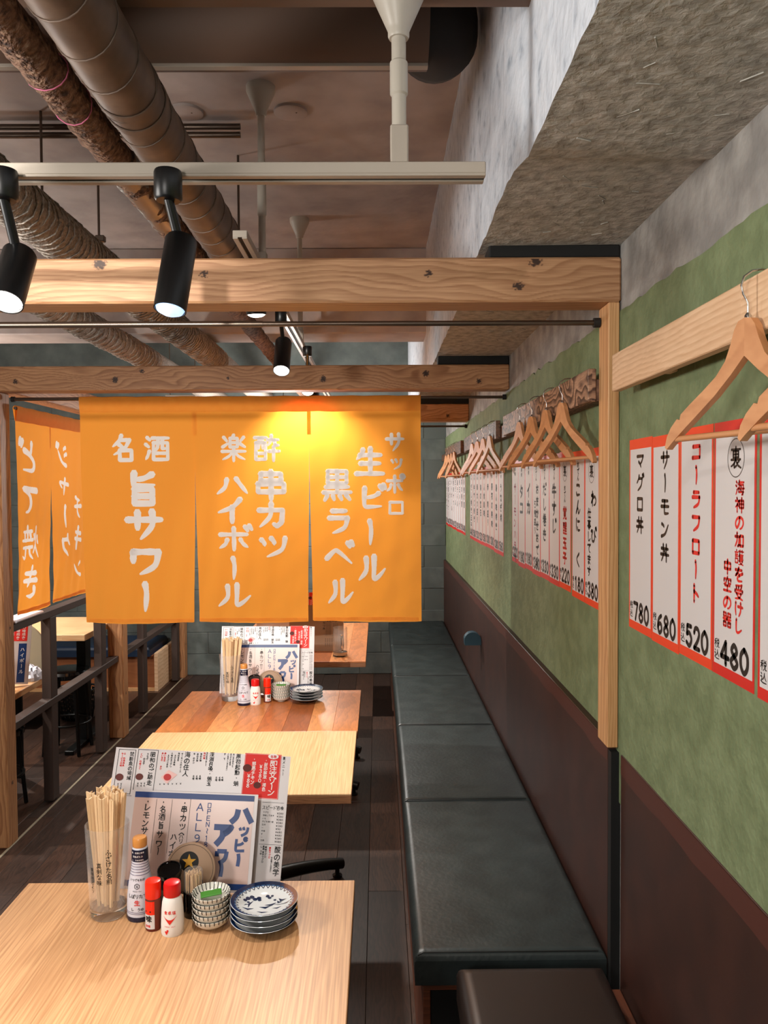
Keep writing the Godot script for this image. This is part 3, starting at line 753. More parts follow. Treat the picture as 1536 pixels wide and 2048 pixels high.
	relief(m, grey_tex(noise(0.08, 116, 3)), 0.06)
	triplanar(m, 1.2)
	mat("piping", Color(0.05, 0.055, 0.058), 0.35)
	mat("brown_vinyl", Color(0.155, 0.115, 0.10), 0.4)
	mat("blue_vinyl", Color(0.08, 0.16, 0.26), 0.45)
	# print and paper
	mat("paper", Color(0.83, 0.82, 0.82), 0.6)
	mat("red_print", Color(0.82, 0.10, 0.07), 0.5)
	mat("orange_print", Color(0.92, 0.24, 0.08), 0.5)
	mat("ink", Color(0.03, 0.03, 0.035), 0.6)
	mat("brown_ink", Color(0.17, 0.11, 0.06), 0.6)
	mat("red_ink", Color(0.86, 0.13, 0.09), 0.6)
	mat("pink_ink", Color(0.72, 0.42, 0.50), 0.6)
	mat("laminate", Color(0.79, 0.76, 0.76), 0.3)
	mat("pink_sheet", Color(0.78, 0.66, 0.62), 0.25)
	mat("blue_ink", Color(0.055, 0.20, 0.43), 0.4)
	mat("white_ink", Color(0.93, 0.92, 0.91), 0.5)
	mat("kraft", Color(0.52, 0.42, 0.33), 0.7)
	mat("meat_print", Color(0.36, 0.13, 0.10), 0.7)
	mat("tuna_print", Color(0.72, 0.09, 0.10), 0.5)
	mat("salmon_print", Color(0.90, 0.72, 0.70), 0.5)
	# tableware
	m = mat("clear_glass", Color(0.96, 0.98, 0.98, 0.06), 0.03)
	m.transparency = BaseMaterial3D.TRANSPARENCY_ALPHA
	m = mat("solid_glass", Color(0.95, 0.97, 0.97, 0.02), 0.02)
	m.refraction_enabled = true
	m.refraction_scale = 0.05
	mat("glazed_white", Color(0.86, 0.87, 0.87), 0.12)
	mat("bowl_white", Color(0.84, 0.83, 0.79), 0.2)
	mat("cobalt", Color(0.045, 0.13, 0.27), 0.15)
	mat("cobalt_pale", Color(0.23, 0.38, 0.54), 0.15)
	mat("navy_glaze", Color(0.03, 0.045, 0.075), 0.15)
	mat("wasabi", Color(0.24, 0.50, 0.14), 0.6)
	mat("chopstick", Color(0.90, 0.77, 0.60), 0.6)
	mat("bottle_white", Color(0.82, 0.82, 0.86), 0.3)
	mat("bottle_navy", Color(0.05, 0.075, 0.19), 0.3)
	mat("bottle_stripe", Color(0.28, 0.20, 0.36), 0.3)
	mat("gold_cap", Color(0.80, 0.54, 0.27), 0.3)
	mat("red_cap", Color(0.80, 0.06, 0.07), 0.3)
	mat("orange_cap", Color(0.92, 0.15, 0.04), 0.3)
	mat("chili", Color(0.42, 0.16, 0.08), 0.8)
	mat("salt", Color(0.90, 0.88, 0.86), 0.8)
	mat("black_lacquer", Color(0.012, 0.014, 0.018), 0.12)
	mat("coaster_card", Color(0.62, 0.50, 0.40), 0.6)
	mat("star_gold", Color(0.80, 0.58, 0.12), 0.4)
	mat("toothpick", Color(0.86, 0.72, 0.54), 0.6)
	mat("beige_board", Color(0.50, 0.47, 0.39), 0.7)
	mat("tissue", Color(0.80, 0.80, 0.84), 0.8)
	mat("basket_plastic", Color(0.03, 0.032, 0.036), 0.45)
	mat("teal_plate", Color(0.10, 0.24, 0.30), 0.5)
	var lp := mat("fill_lantern_paper", Color(0.95, 0.92, 0.86), 0.8)  # glowing paper of the added, unseen fill lanterns
	lp.emission_enabled = true
	lp.emission = Color(1.0, 0.93, 0.82)
	lp.emission_energy_multiplier = 1.2
	for k in 3:
		var g := mat("lamp_glow_%d" % k, Color(1, 1, 1), 0.4)
		g.emission_enabled = true
		g.emission = [Color(1.0, 0.97, 0.93), Color(0.62, 0.80, 1.0), Color(1.0, 0.97, 0.93)][k]
		g.emission_energy_multiplier = [14.0, 1.5, 8.0][k]

# ---------------------------------------------------------------- the room
const WALL := 0.623
const BACK := 7.19

func make_room() -> void:
	var rng := RandomNumberGenerator.new()
	rng.seed = 11
	# floor: dark planks over a slab
	var fl := structure("floor")
	var st := tool()
	box(st, Vector3(-5.2, -0.2, -BACK - 0.2), Vector3(0.9, -0.013, 2.8), 0.0)
	part(fl, "slab", st, M.dark_slab)
	var lengths := [1.35, 1.6, 1.85]
	var shapes := []
	for l in lengths:
		st = tool()
		box(st, Vector3(0.0, -0.012, 0.0), Vector3(0.1485, 0.0, l - 0.0015), 0.0008, 2)
		shapes.append(st.commit())
	var x := -5.0
	var col := 0
	while x < 0.6:
		var d := 0.2 - rng.randf() * 1.2
		while d < BACK:
			var pick := rng.randi() % 3
			var w: float = lengths[pick]
			if d + w > 0.7 and d + w < BACK + 1.4:
				var o := MeshInstance3D.new()
				o.name = "plank"
				o.mesh = shapes[pick]
				o.material_override = M["floor_plank_%d" % (rng.randi() % 4)]
				o.position = Vector3(x, 0, -minf(d + w, BACK))
				fl.add_child(o, true)
			d += w
		x += 0.15
		col += 1
	# right wall
	var wr := structure("wall_right")
	st = tool()
	box(st, Vector3(WALL, 0, -BACK), Vector3(WALL + 0.2, 3.07, 2.6), 0.0)
	part(wr, "rough_skim", st, M.skim_plaster, "rough grey white plaster above the green")
	st = tool()
	var jag := noise(0.9, 4, 4)
	var d0 := -2.5
	while d0 < BACK:
		var d1 := minf(d0 + 0.03, BACK)
		var y0 := 2.165 + 0.010 * jag.get_noise_1d(d0 * 9.0) + 0.004 * jag.get_noise_1d(d0 * 60.0)
		var y1 := 2.165 + 0.010 * jag.get_noise_1d(d1 * 9.0) + 0.004 * jag.get_noise_1d(d1 * 60.0)
		var f := WALL - 0.004
		quad(st, [Vector3(f, 0.9, -d0), Vector3(f, 0.9, -d1), Vector3(f, y1, -d1), Vector3(f, y0, -d0)], Vector3.LEFT, [Vector2.ZERO, Vector2.ZERO, Vector2.ZERO, Vector2.ZERO])
		quad(st, [Vector3(f, y0, -d0), Vector3(f, y1, -d1), Vector3(WALL + 0.001, y1 + 0.002, -d1), Vector3(WALL + 0.001, y0 + 0.002, -d0)], Vector3.UP, [Vector2.ZERO, Vector2.ZERO, Vector2.ZERO, Vector2.ZERO])
		d0 = d1
	part(wr, "green_plaster", st, M.green_plaster, "olive green trowelled plaster")
	st = tool()
	box(st, Vector3(0.598, 0.0, -BACK), Vector3(WALL + 0.002, 1.05, -2.035), 0.0015)
	part(wr, "wainscot_panel", st, M.maroon_panel, "dark maroon wainscot behind the long bench")
	st = tool()
	box(st, Vector3(0.6165, 0.0, -1.985), Vector3(WALL + 0.002, 1.033, 2.6), 0.0015)
	part(wr, "wainscot_panel", st, M.maroon_panel, "dark maroon wainscot under the near strips")
	for b in [[0.5972, 1.05, 7.18, 2.037], [0.6157, 1.033, 1.983, -2.5]]:
		st = tool()
		var dd: float = b[3]
		while dd < b[2]:
			var de := minf(dd + 0.06, b[2])
			var l0: float = b[1] - 0.052 + 0.012 * jag.get_noise_1d(dd * 5.0 + 40.0)
			var l1: float = b[1] - 0.052 + 0.012 * jag.get_noise_1d(de * 5.0 + 40.0)
			quad(st, [Vector3(b[0], l0, -dd), Vector3(b[0], l1, -de), Vector3(b[0], b[1] - 0.002, -de), Vector3(b[0], b[1] - 0.002, -dd)], Vector3.LEFT, [Vector2.ZERO, Vector2.ZERO, Vector2.ZERO, Vector2.ZERO])
			dd = de
		part(wr, "paint_band", st, M.maroon_band, "brushed paint band along the top of the wainscot")
	st = tool()
	box(st, Vector3(0.5985, 0.0, -2.034), Vector3(WALL + 0.001, 1.03, -2.008), 0.0)
	part(wr, "end_board", st, M.black_gap, "black end of the wainscot panel")
	# back wall of blocks
	var wb := structure("wall_back")
	st = tool()
	box(st, Vector3(-5.2, 0, -BACK - 0.25), Vector3(WALL + 0.2, 3.07, -BACK - 0.004), 0.0)
	part(wb, "mortar", st, M.mortar)
	st = tool()
	box(st, Vector3(0, 0, -0.03), Vector3(0.392, 0.192, 0.0), 0.003)
	var block := st.commit()
	for j in 13:
		for i in 14:
			var o := MeshInstance3D.new()
			o.name = "block"
			o.mesh = block
			o.material_override = M.block_wall
			o.position = Vector3(WALL - 0.398 * (i + 1) + (0.199 if j % 2 else 0.0), 0.002 + 0.196 * j, -BACK + rng.randf_range(-0.0015, 0.0015))
			if o.position.x + 0.392 < WALL + 0.02:
				wb.add_child(o, true)
	st = tool()
	box(st, Vector3(-5.0, 2.55, -BACK - 0.01), Vector3(WALL, 3.07, -BACK + 0.003), 0.0)
	part(wb, "upper_panel", st, M.block_wall)
	# unseen sides of the room
	for w in [["wall_left", Vector3(-5.2, 0, -BACK - 0.2), Vector3(-5.0, 3.07, 2.8)], ["wall_front", Vector3(-5.2, 0, 2.6), Vector3(0.9, 3.07, 2.8)]]:
		var o := structure(w[0])
		st = tool()
		box(st, w[1], w[2], 0.0)
		part(o, "plaster", st, M.plain_wall)
	# ceiling slab and its concrete beams
	var ce := structure("ceiling")
	st = tool()
	box(st, Vector3(-5.2, 3.07, -BACK - 0.2), Vector3(0.9, 3.3, 2.8), 0.0)
	part(ce, "slab", st, M.mauve_slab)
	for b in [[1.05, 1.463, "cross_beam"], [4.49, 4.77, "cross_beam"]]:
		st = tool()
		box(st, Vector3(-5.0, 2.59, -b[1]), Vector3(0.29, 3.07, -b[0]), 0.006)
		part(structure("trim_2" if b[0] < 2 else "trim_3"), b[2], st, M.brown_paint if b[0] < 2 else M.mauve_slab)
	# concrete beam along the right wall: white side, raw boarded underside
	var tb := structure("trim_1")
	st = tool()
	var ridge := [[-2.5, 0.279], [1.462, 0.279], [1.50, 0.272], [1.60, 0.266], [1.66, 0.266], [2.26, 0.268], [2.31, 0.274], [2.33, 0.279], [7.19, 0.279]]
	var low := noise(1.0, 9, 4)
	var ds := []
	var q := -2.5
	while q < BACK:
		ds.append(q)
		q += 0.03 if q > 0.6 and q < 4.2 else 0.1
	for k in ridge:
		ds.append(k[0])
	ds.sort()
	var xs := []
	var ys := []
	for v in ds:
		var xx := 0.279
		for k in ridge.size() - 1:
			if v >= ridge[k][0] and v <= ridge[k + 1][0]:
				xx = lerpf(ridge[k][1], ridge[k + 1][1], (v - ridge[k][0]) / (ridge[k + 1][0] - ridge[k][0]))
		xs.append(xx + 0.003 * low.get_noise_1d(v * 6.0))
		ys.append((2.324 if v < 1.475 else 2.324 + 0.010 * (1.0 - exp(-(v - 1.475) * 30.0))) + 0.006 * low.get_noise_1d(v * 14.0 + 30.0))
	for k in ds.size() - 1:
		var a: float = ds[k]
		var b: float = ds[k + 1]
		if b - a < 0.0001:
			continue
		var n := Vector3(-(b - a), 0, -(xs[k + 1] - xs[k])).normalized()
		quad(st, [Vector3(xs[k], ys[k], -a), Vector3(xs[k + 1], ys[k + 1], -b), Vector3(xs[k + 1], 3.07, -b), Vector3(xs[k], 3.07, -a)], n, [Vector2.ZERO, Vector2.ZERO, Vector2.ZERO, Vector2.ZERO])
	part(tb, "painted_side", st, M.white_paint, "white painted side of the concrete beam")
	st = tool()
	for k in ds.size() - 1:
		var a: float = ds[k]
		var b: float = ds[k + 1]
		if b - a < 0.0001:
			continue
		quad(st, [Vector3(xs[k], ys[k], -a), Vector3(xs[k + 1], ys[k + 1], -b), Vector3(WALL + 0.002, 2.324 if b < 1.48 else 2.334, -b), Vector3(WALL + 0.002, 2.324 if a < 1.48 else 2.334, -a)], Vector3.DOWN, [Vector2.ZERO, Vector2.ZERO, Vector2.ZERO, Vector2.ZERO])
	part(tb, "soffit", st, M.board_concrete, "raw concrete underside with the grain of chip boards")
	# splinters of board left in the concrete
	st = tool()
	for k in 60:
		var sx := rng.randf_range(0.30, 0.60)
		var sd := rng.randf_range(0.95, 3.4)
		var ln := rng.randf_range(0.005, 0.02)
		var an := rng.randf_range(-1.2, 1.2)
		var c := Vector3(sx, 2.3235 if sd < 1.475 else 2.3335, -sd)
		var dv := Vector3(cos(an), 0, sin(an)) * ln
		tube(st, [c - dv, c + dv], rng.randf_range(0.0008, 0.0018), 5)
	part(tb, "board_splinters", st, M.board_concrete, "splinters of form board standing out of the concrete").set_meta("kind", "stuff")

# ---------------------------------------------------------------- pipes, ducts and fittings under the ceiling
func make_ceiling_things() -> void:
	var t := thing("spiral_duct", "brown spiral wound duct running under the ceiling beside the lagged pipe", "duct", Vector3(-0.485, 2.50, 0))
	var st := tool()
	var path := []
	var rad := []
	var d := 0.6
	while d < 3.0:
		path.append(Vector3(0, 0, -d))
		rad.append(0.062)
		d += 0.1
	path.append(Vector3(0, 0, -3.2))
	tube(st, path, 0.062, 28)
	part(t, "pipe", st, M.spiral_duct)
	st = tool()
	var helix := []
	var k := 0
	while k < 21 * 24:
		var a := TAU * k / 24.0
		helix.append(Vector3(sin(a) * 0.0625, cos(a) * 0.0625, -0.62 - 0.112 * k / 24.0))
		k += 1
	tube(st, helix, 0.0022, 5)
	part(t, "seam", st, M.spiral_duct, "raised spiral seam")
	for dd in [1.56, 1.62]:
		st = tool()
		lathe(st, v2([0.0632, -0.012, 0.0650, -0.010, 0.0650, 0.010, 0.0632, 0.012]), 28, Transform3D(Basis(Vector3.RIGHT, PI / 2), Vector3(0, 0, -dd)))
		part(t, "coupling", st, M.spiral_duct)
	# lagged pipes
	var rough := noise(0.16, 31, 4)
	for p in [
		["lagged_pipe", "rough brown mud lagged pipe left of the spiral duct", Vector3(-0.615, 2.50, 0), 0.038, 0.5, 7.1, "mud_wrap", 0.010],
		["wrapped_pipe", "pale net wrapped pipe, thick, crossing above the near lit lamp", Vector3(-0.985, 2.50, 0), 0.069, 0.5, 7.1, "net_wrap", 0.007],
		["wrapped_pipe", "net wrapped pipe farthest to the left, seen under the timber beam", Vector3(-1.39, 2.50, 0), 0.066, 0.5, 7.1, "net_wrap", 0.006]]:
		t = thing(p[0], p[1], "pipe", p[2], "pipes under the ceiling")
		st = tool()
		path = []
		d = p[4]
		while d < p[5]:
			path.append(Vector3(0, 0, -d))
			d += 0.012 if d < 2.6 else 0.03
		tube(st, path, p[3], 26, true, rough, p[7])
		part(t, "lagging", st, M[p[6]])
		if p[0] == "wrapped_pipe":
			st = tool()
			var turns := 110 if p[2].x > -1.2 else 60
			var h := []
			for s in turns * 14:
				var a := TAU * s / 14.0
				h.append(Vector3(sin(a), cos(a), 0) * (p[3] + 0.004 + 0.0025 * sin(s * 1.7)) + Vector3(0, 0, -0.9 - 4.0 * s / (turns * 14.0) + 0.010 * sin(s * 0.9)))
			tube(st, h, 0.0028, 4)
			part(t, "netting", st, M.net_wrap, "wavy turns of netting")
		else:
			for s in [[1.50, 0.3], [1.62, -0.4]]:
				st = tool()
				var h := []
				for q in 17:
					var a := TAU * q / 16.0
					h.append(Vector3(sin(a) * 0.041, cos(a) * 0.041, -s[0] - s[1] * 0.03 * cos(a)))
				tube(st, h, 0.0013, 5)
				part(t, "tie", st, M.pink_tape, "pink tie wire")
			st = tool()
			path = []
			for q in 24:
				path.append(Vector3(0, 0, -1.92 - 0.02 * q))
			tube(st, path, 0.0395, 22, true, noise(0.3, 77, 3), 0.007)
			part(t, "foil_wrap", st, M.foil, "crumpled foil wrap")
	# duct across the room with its elbow
	t = thing("cross_duct", "wide brown duct running across under the ceiling, ending in a dark elbow", "duct", Vector3(0, 2.84, -1.92))
	st = tool()
	tube(st, [Vector3(-4.8, 0, 0), Vector3(0.125, 0, 0)], 0.112, 36)
	part(t, "pipe", st, M.brown_paint)
	st = tool()
	tube(st, [Vector3(0.10, 0, 0), Vector3(0.13, 0, 0), Vector3(0.15, 0, -0.03), Vector3(0.155, 0, -0.08), Vector3(0.155, 0.02, -0.14), Vector3(0.155, 0.1, -0.17), Vector3(0.155, 0.225, -0.17)], 0.10, 28)
	part(t, "elbow", st, M.dark_slab)
	st = tool()
	box(st, Vector3(-4.8, -0.118, -0.008), Vector3(0.125, -0.108, 0.012), 0.001)
	part(t, "seam", st, M.ivory_enamel)
	# conduit along the far left of the ceiling
	t = thing("conduit", "thin grey conduit pair running across the ceiling left of the lagged pipe", "conduit", Vector3(0, 3.05, -2.95))
	for y in [0.0, -0.03]:
		st = tool()
		tube(st, [Vector3(-4.9, y, 0), Vector3(-0.5, y, 0)], 0.011, 10)
		part(t, "tube", st, M.rod_steel)
	# round covers on the slab
	for c in [[-0.68, "round blank cover on the ceiling next to the spiral duct"], [-0.306, "round blank cover on the ceiling behind the second white post"]]:
		t = thing("ceiling_cover", c[1], "cover", Vector3(c[0], 3.07, -2.87), "round ceiling covers")
		st = tool()
		lathe(st, v2([0.0, -0.012, 0.054, -0.012, 0.060, -0.009, 0.060, 0.0]), 32)
		part(t, "plate", st, M.mauve_slab)
		st = tool()
		for s in [-0.022, 0.022]:
			st = tool()
			lathe(st, v2([0.0, -0.014, 0.0025, -0.0135, 0.003, -0.012]), 8, Transform3D(Basis.IDENTITY, Vector3(s, 0, 0.01)))
		part(t, "screw", st, M.rod_steel)
	# hanger rods
	for r in [[-1.20, 2.60, 2.87, "thin hanger rod behind the wrapped pipe at the left"], [-1.10, 2.70, 3.16, "thin hanger rod with a pale clamp right of the wrapped pipe"], [-0.562, 2.66, 3.25, "thin hanger rod in front of the long lamp track's end"]]:
		t = thing("hanger_rod", r[3], "rod", Vector3(r[0], r[1], -r[2]), "hanger rods")
		st = tool()
		tube(st, [Vector3.ZERO, Vector3(0, 3.07 - r[1], 0)], 0.005, 8)
		part(t, "rod", st, M.rod_steel)
		st = tool()
		boxc(st, Vector3(0.006, 0.008, 0), Vector3(0.036, 0.024, 0.026), 0.003)
		part(t, "clamp", st, M.rod_steel)

# ---------------------------------------------------------------- timber frames
func beam(label: String, at: Vector3, size: Vector3, m: String, grain := 0) -> void:
	var t := thing("timber_beam", label, "beam", at, "timber frame")
	var st := tool()
	box(st, -size / 2, size / 2, 0.005, grain, true)
	part(t, "timber", st, M[m])

func make_frames() -> void:
	beam("thick knotted timber beam in front, above the long steel rod", Vector3(-0.72, 2.2445, -2.066), Vector3(2.684, 0.113, 0.105), "cedar_beam")
	beam("knotted timber beam directly above the orange curtain", Vector3(-0.62, 2.235, -3.771), Vector3(2.484, 0.116, 0.105), "cedar_beam_far")
	beam("dark timber beam end behind the right edge of the curtain", Vector3(-0.62, 2.222, -5.425), Vector3(2.484, 0.118, 0.105), "cedar_beam_far")
	beam("timber beam running back above the mirrored curtain", Vector3(-1.80, 2.235, -5.45), Vector3(0.104, 0.116, 3.24), "cedar_beam_far", 2)
	var n := 0
	for p in [[-2.0, 0.0525], [3.719, 0.0525], [5.3722, 0.0525], [7.07, 0.0525]]:
		if p[0] < 0:
			continue
		var lab: String = ["square timber post at the left edge of the picture", "square timber post under the left end of the orange curtain", "square timber post standing against the grey back wall"][n]
		var t := thing("timber_post", lab, "post", Vector3(-1.827 if n == 0 else -1.807, 0, -p[0] - 0.0525), "timber frame")
		var st := tool()
		box(st, Vector3(-0.0525, 0, -0.0525), Vector3(0.0525, 2.177, 0.0525), 0.006, 1, true)
		part(t, "timber", st, M.cedar_post)
		n += 1
	# post and trimmer on the green wall
	var w := thing("wall_post", "slim pale timber post fixed to the green wall under the front beam", "post", Vector3(0.6055, 1.04, -2.0585), "timber frame")
	var st := tool()
	box(st, Vector3(-0.0155, 0, -0.044), Vector3(0.0125, 1.147, 0.044), 0.002, 1, true)
	part(w, "timber", st, M.batten)
	# black packing between beam ends and concrete
	for b in [[2.066, 2.301, "black foam packing over the right end of the front beam"], [3.771, 2.293, "black foam packing over the right end of the beam above the curtain"], [5.425, 2.281, "black foam packing over the rearmost beam end"]]:
		var f := thing("packing_strip", b[2], "packing", Vector3(0.452, b[1], -b[0]), "packing over the beams")
		st = tool()
		box(st, Vector3(-0.165, 0.0005, -0.045), Vector3(0.168, 2.3345 - b[1], 0.045), 0.003)
		part(f, "foam", st, M.black_gap)
	# steel curtain rods under the beams
	for r in [[-1.75, 0.588, 2.150, 2.09, "long steel tension rod under the front beam"], [-1.752, 0.617, 2.148, 3.795, "steel tension rod carrying the orange curtain"], [-1.752, 0.617, 2.135, 5.45, "steel tension rod under the rearmost beam"]]:
		var t := thing("curtain_rod", r[4], "rod", Vector3(r[0], r[2], -r[3]), "curtain rods")
		var l: float = r[1] - r[0]
		st = tool()
		tube(st, [Vector3(0.012, 0, 0), Vector3(l * 0.62, 0, 0)], 0.0085, 14)
		part(t, "outer_tube", st, M.rod_steel)
		st = tool()
		tube(st, [Vector3(l * 0.6, 0, 0), Vector3(l - 0.012, 0, 0)], 0.007, 14)
		part(t, "inner_tube", st, M.rod_steel)
		for x in [0.008, l - 0.008]:
			st = tool()
			tube(st, [Vector3(x - 0.008, 0, 0), Vector3(x + 0.008, 0, 0)], 0.013, 14)
			part(t, "end_cap", st, M.dark_slab)
	var t := thing("curtain_rod", "steel tension rod carrying the mirrored curtain on the left", "rod", Vector3(-1.752, 2.11, -3.83), "curtain rods")
	st = tool()
	tube(st, [Vector3.ZERO, Vector3(0, 0, -1.54)], 0.0075, 12)
	part(t, "tube", st, M.rod_steel)
	# low partition between the posts
	for f in [[3.83, 5.36, [4.31, 5.095], "dark railing panel between the front posts"], [5.48, 7.06, [6.0, 6.98], "dark railing panel between the rear posts"]]:
		t = thing("railing_panel", f[3], "railing", Vector3(-1.812, 0, -f[0]), "dark railings")
		var l: float = f[1] - f[0]
		for y in [1.04, 0.555]:
			st = tool()
			box(st, Vector3(-0.03, y - 0.02, -l), Vector3(0.03, y + 0.02, 0), 0.003, 2)
			part(t, "rail", st, M.dark_timber)
		for u in f[2]:
			st = tool()
			box(st, Vector3(-0.026, 0.01, -(u - f[0]) - 0.042), Vector3(0.026, 1.02, -(u - f[0]) + 0.042), 0.003, 1)
			part(t, "upright", st, M.dark_timber)
	t = thing("floor_strip", "pale metal strip in the floor along the dark railings", "strip", Vector3(-1.775, 0, -2.0))
	st = tool()
	box(st, Vector3(-0.006, 0.0, -5.15), Vector3(0.006, 0.003, 0), 0.0005)
	part(t, "strip", st, M.pale_strip)

# ---------------------------------------------------------------- lamp tracks and spotlights
func spotlight(label: String, track_y: float, head: Vector3, aim: Vector3, radius: float, length: float, glow: int, energy: float, angle: float, tint := Color(1.0, 0.97, 0.93)) -> void:
	var t := thing("spotlight", label, "lamp", Vector3(head.x, track_y, head.z), "track spotlights")
	var to := head - t.position
	var st := tool()
	lathe(st, v2([0.0, -0.05, 0.020, -0.05, 0.0235, -0.046, 0.0235, -0.004, 0.022, 0.0, 0.0, 0.0]), 24)
	part(t, "adapter", st, M.black_enamel)
	var dir := aim.normalized()
	var back := to - dir * length
	st = tool()
	tube(st, [Vector3(0, -0.045, 0), back + dir * 0.015], 0.0085, 12)
	part(t, "stem", st, M.black_enamel)
	var xf := Transform3D(Basis(Quaternion(Vector3.DOWN, dir)), to)
	st = tool()   # housing: y = 0 at the mouth, going up to the back
	lathe(st, v2([radius * 0.90, 0.012, radius * 0.93, 0.0, radius, 0.0, radius, length * 0.96, radius * 0.9, length, 0.0, length]), 32, xf)
	part(t, "housing", st, M.black_enamel)
	st = tool()
	lathe(st, v2([radius * 0.35, 0.028, radius * 0.90, 0.004]), 28, xf)
	part(t, "reflector", st, M.reflector)
	st = tool()
	lathe(st, v2([0.0, -0.008, radius * 0.5, -0.0065, radius * 0.8, -0.002, radius * 0.9, 0.004]), 24, xf)
	part(t, "lens", st, M["lamp_glow_%d" % glow], "glowing lens")
	var l := SpotLight3D.new()
	l.name = "beam_of_light"
	t.add_child(l)
	l.position = to + dir * 0.010
	l.basis = Basis.looking_at(dir, Vector3.UP if absf(dir.y) < 0.98 else Vector3.FORWARD)
	l.spot_angle = angle
	l.spot_angle_attenuation = 0.75
	l.light_energy = energy
	l.light_color = tint
	l.light_size = radius * 0.8
	l.spot_range = 14.0
	l.spot_attenuation = 2.0
	l.shadow_enabled = true

func track(label: String, a: Vector3, b: Vector3) -> void:
	var t := thing("lamp_track", label, "track", a, "lamp tracks")
	var d := b - a
	var along := 0 if absf(d.x) > absf(d.z) else 2
	var w := Vector3(0, 0, 0.0205) if along == 0 else Vector3(0.0205, 0, 0)
	var lo := Vector3(minf(0, d.x), 0, minf(0, d.z))
	var hi := Vector3(maxf(0, d.x), 0, maxf(0, d.z))
	var st := tool()
	box(st, lo - w, hi + w + Vector3(0, 0.02, 0), 0.0015)
	part(t, "rail", st, M.ivory_enamel)
	for s in [-1.0, 1.0]:
		st = tool()
		box(st, lo + w * (-1.0 if s < 0 else 0.28) - Vector3(0, 0.004, 0), hi + w * (-0.28 if s < 0 else 1.0) + Vector3(0, 0.0005, 0), 0.001)
		part(t, "lip", st, M.ivory_enamel)
	st = tool()
	box(st, lo - w * 0.27 - Vector3(0, 0.001, 0), hi + w * 0.27, 0.0)
	part(t, "slot", st, M.black_gap, "dark slot")

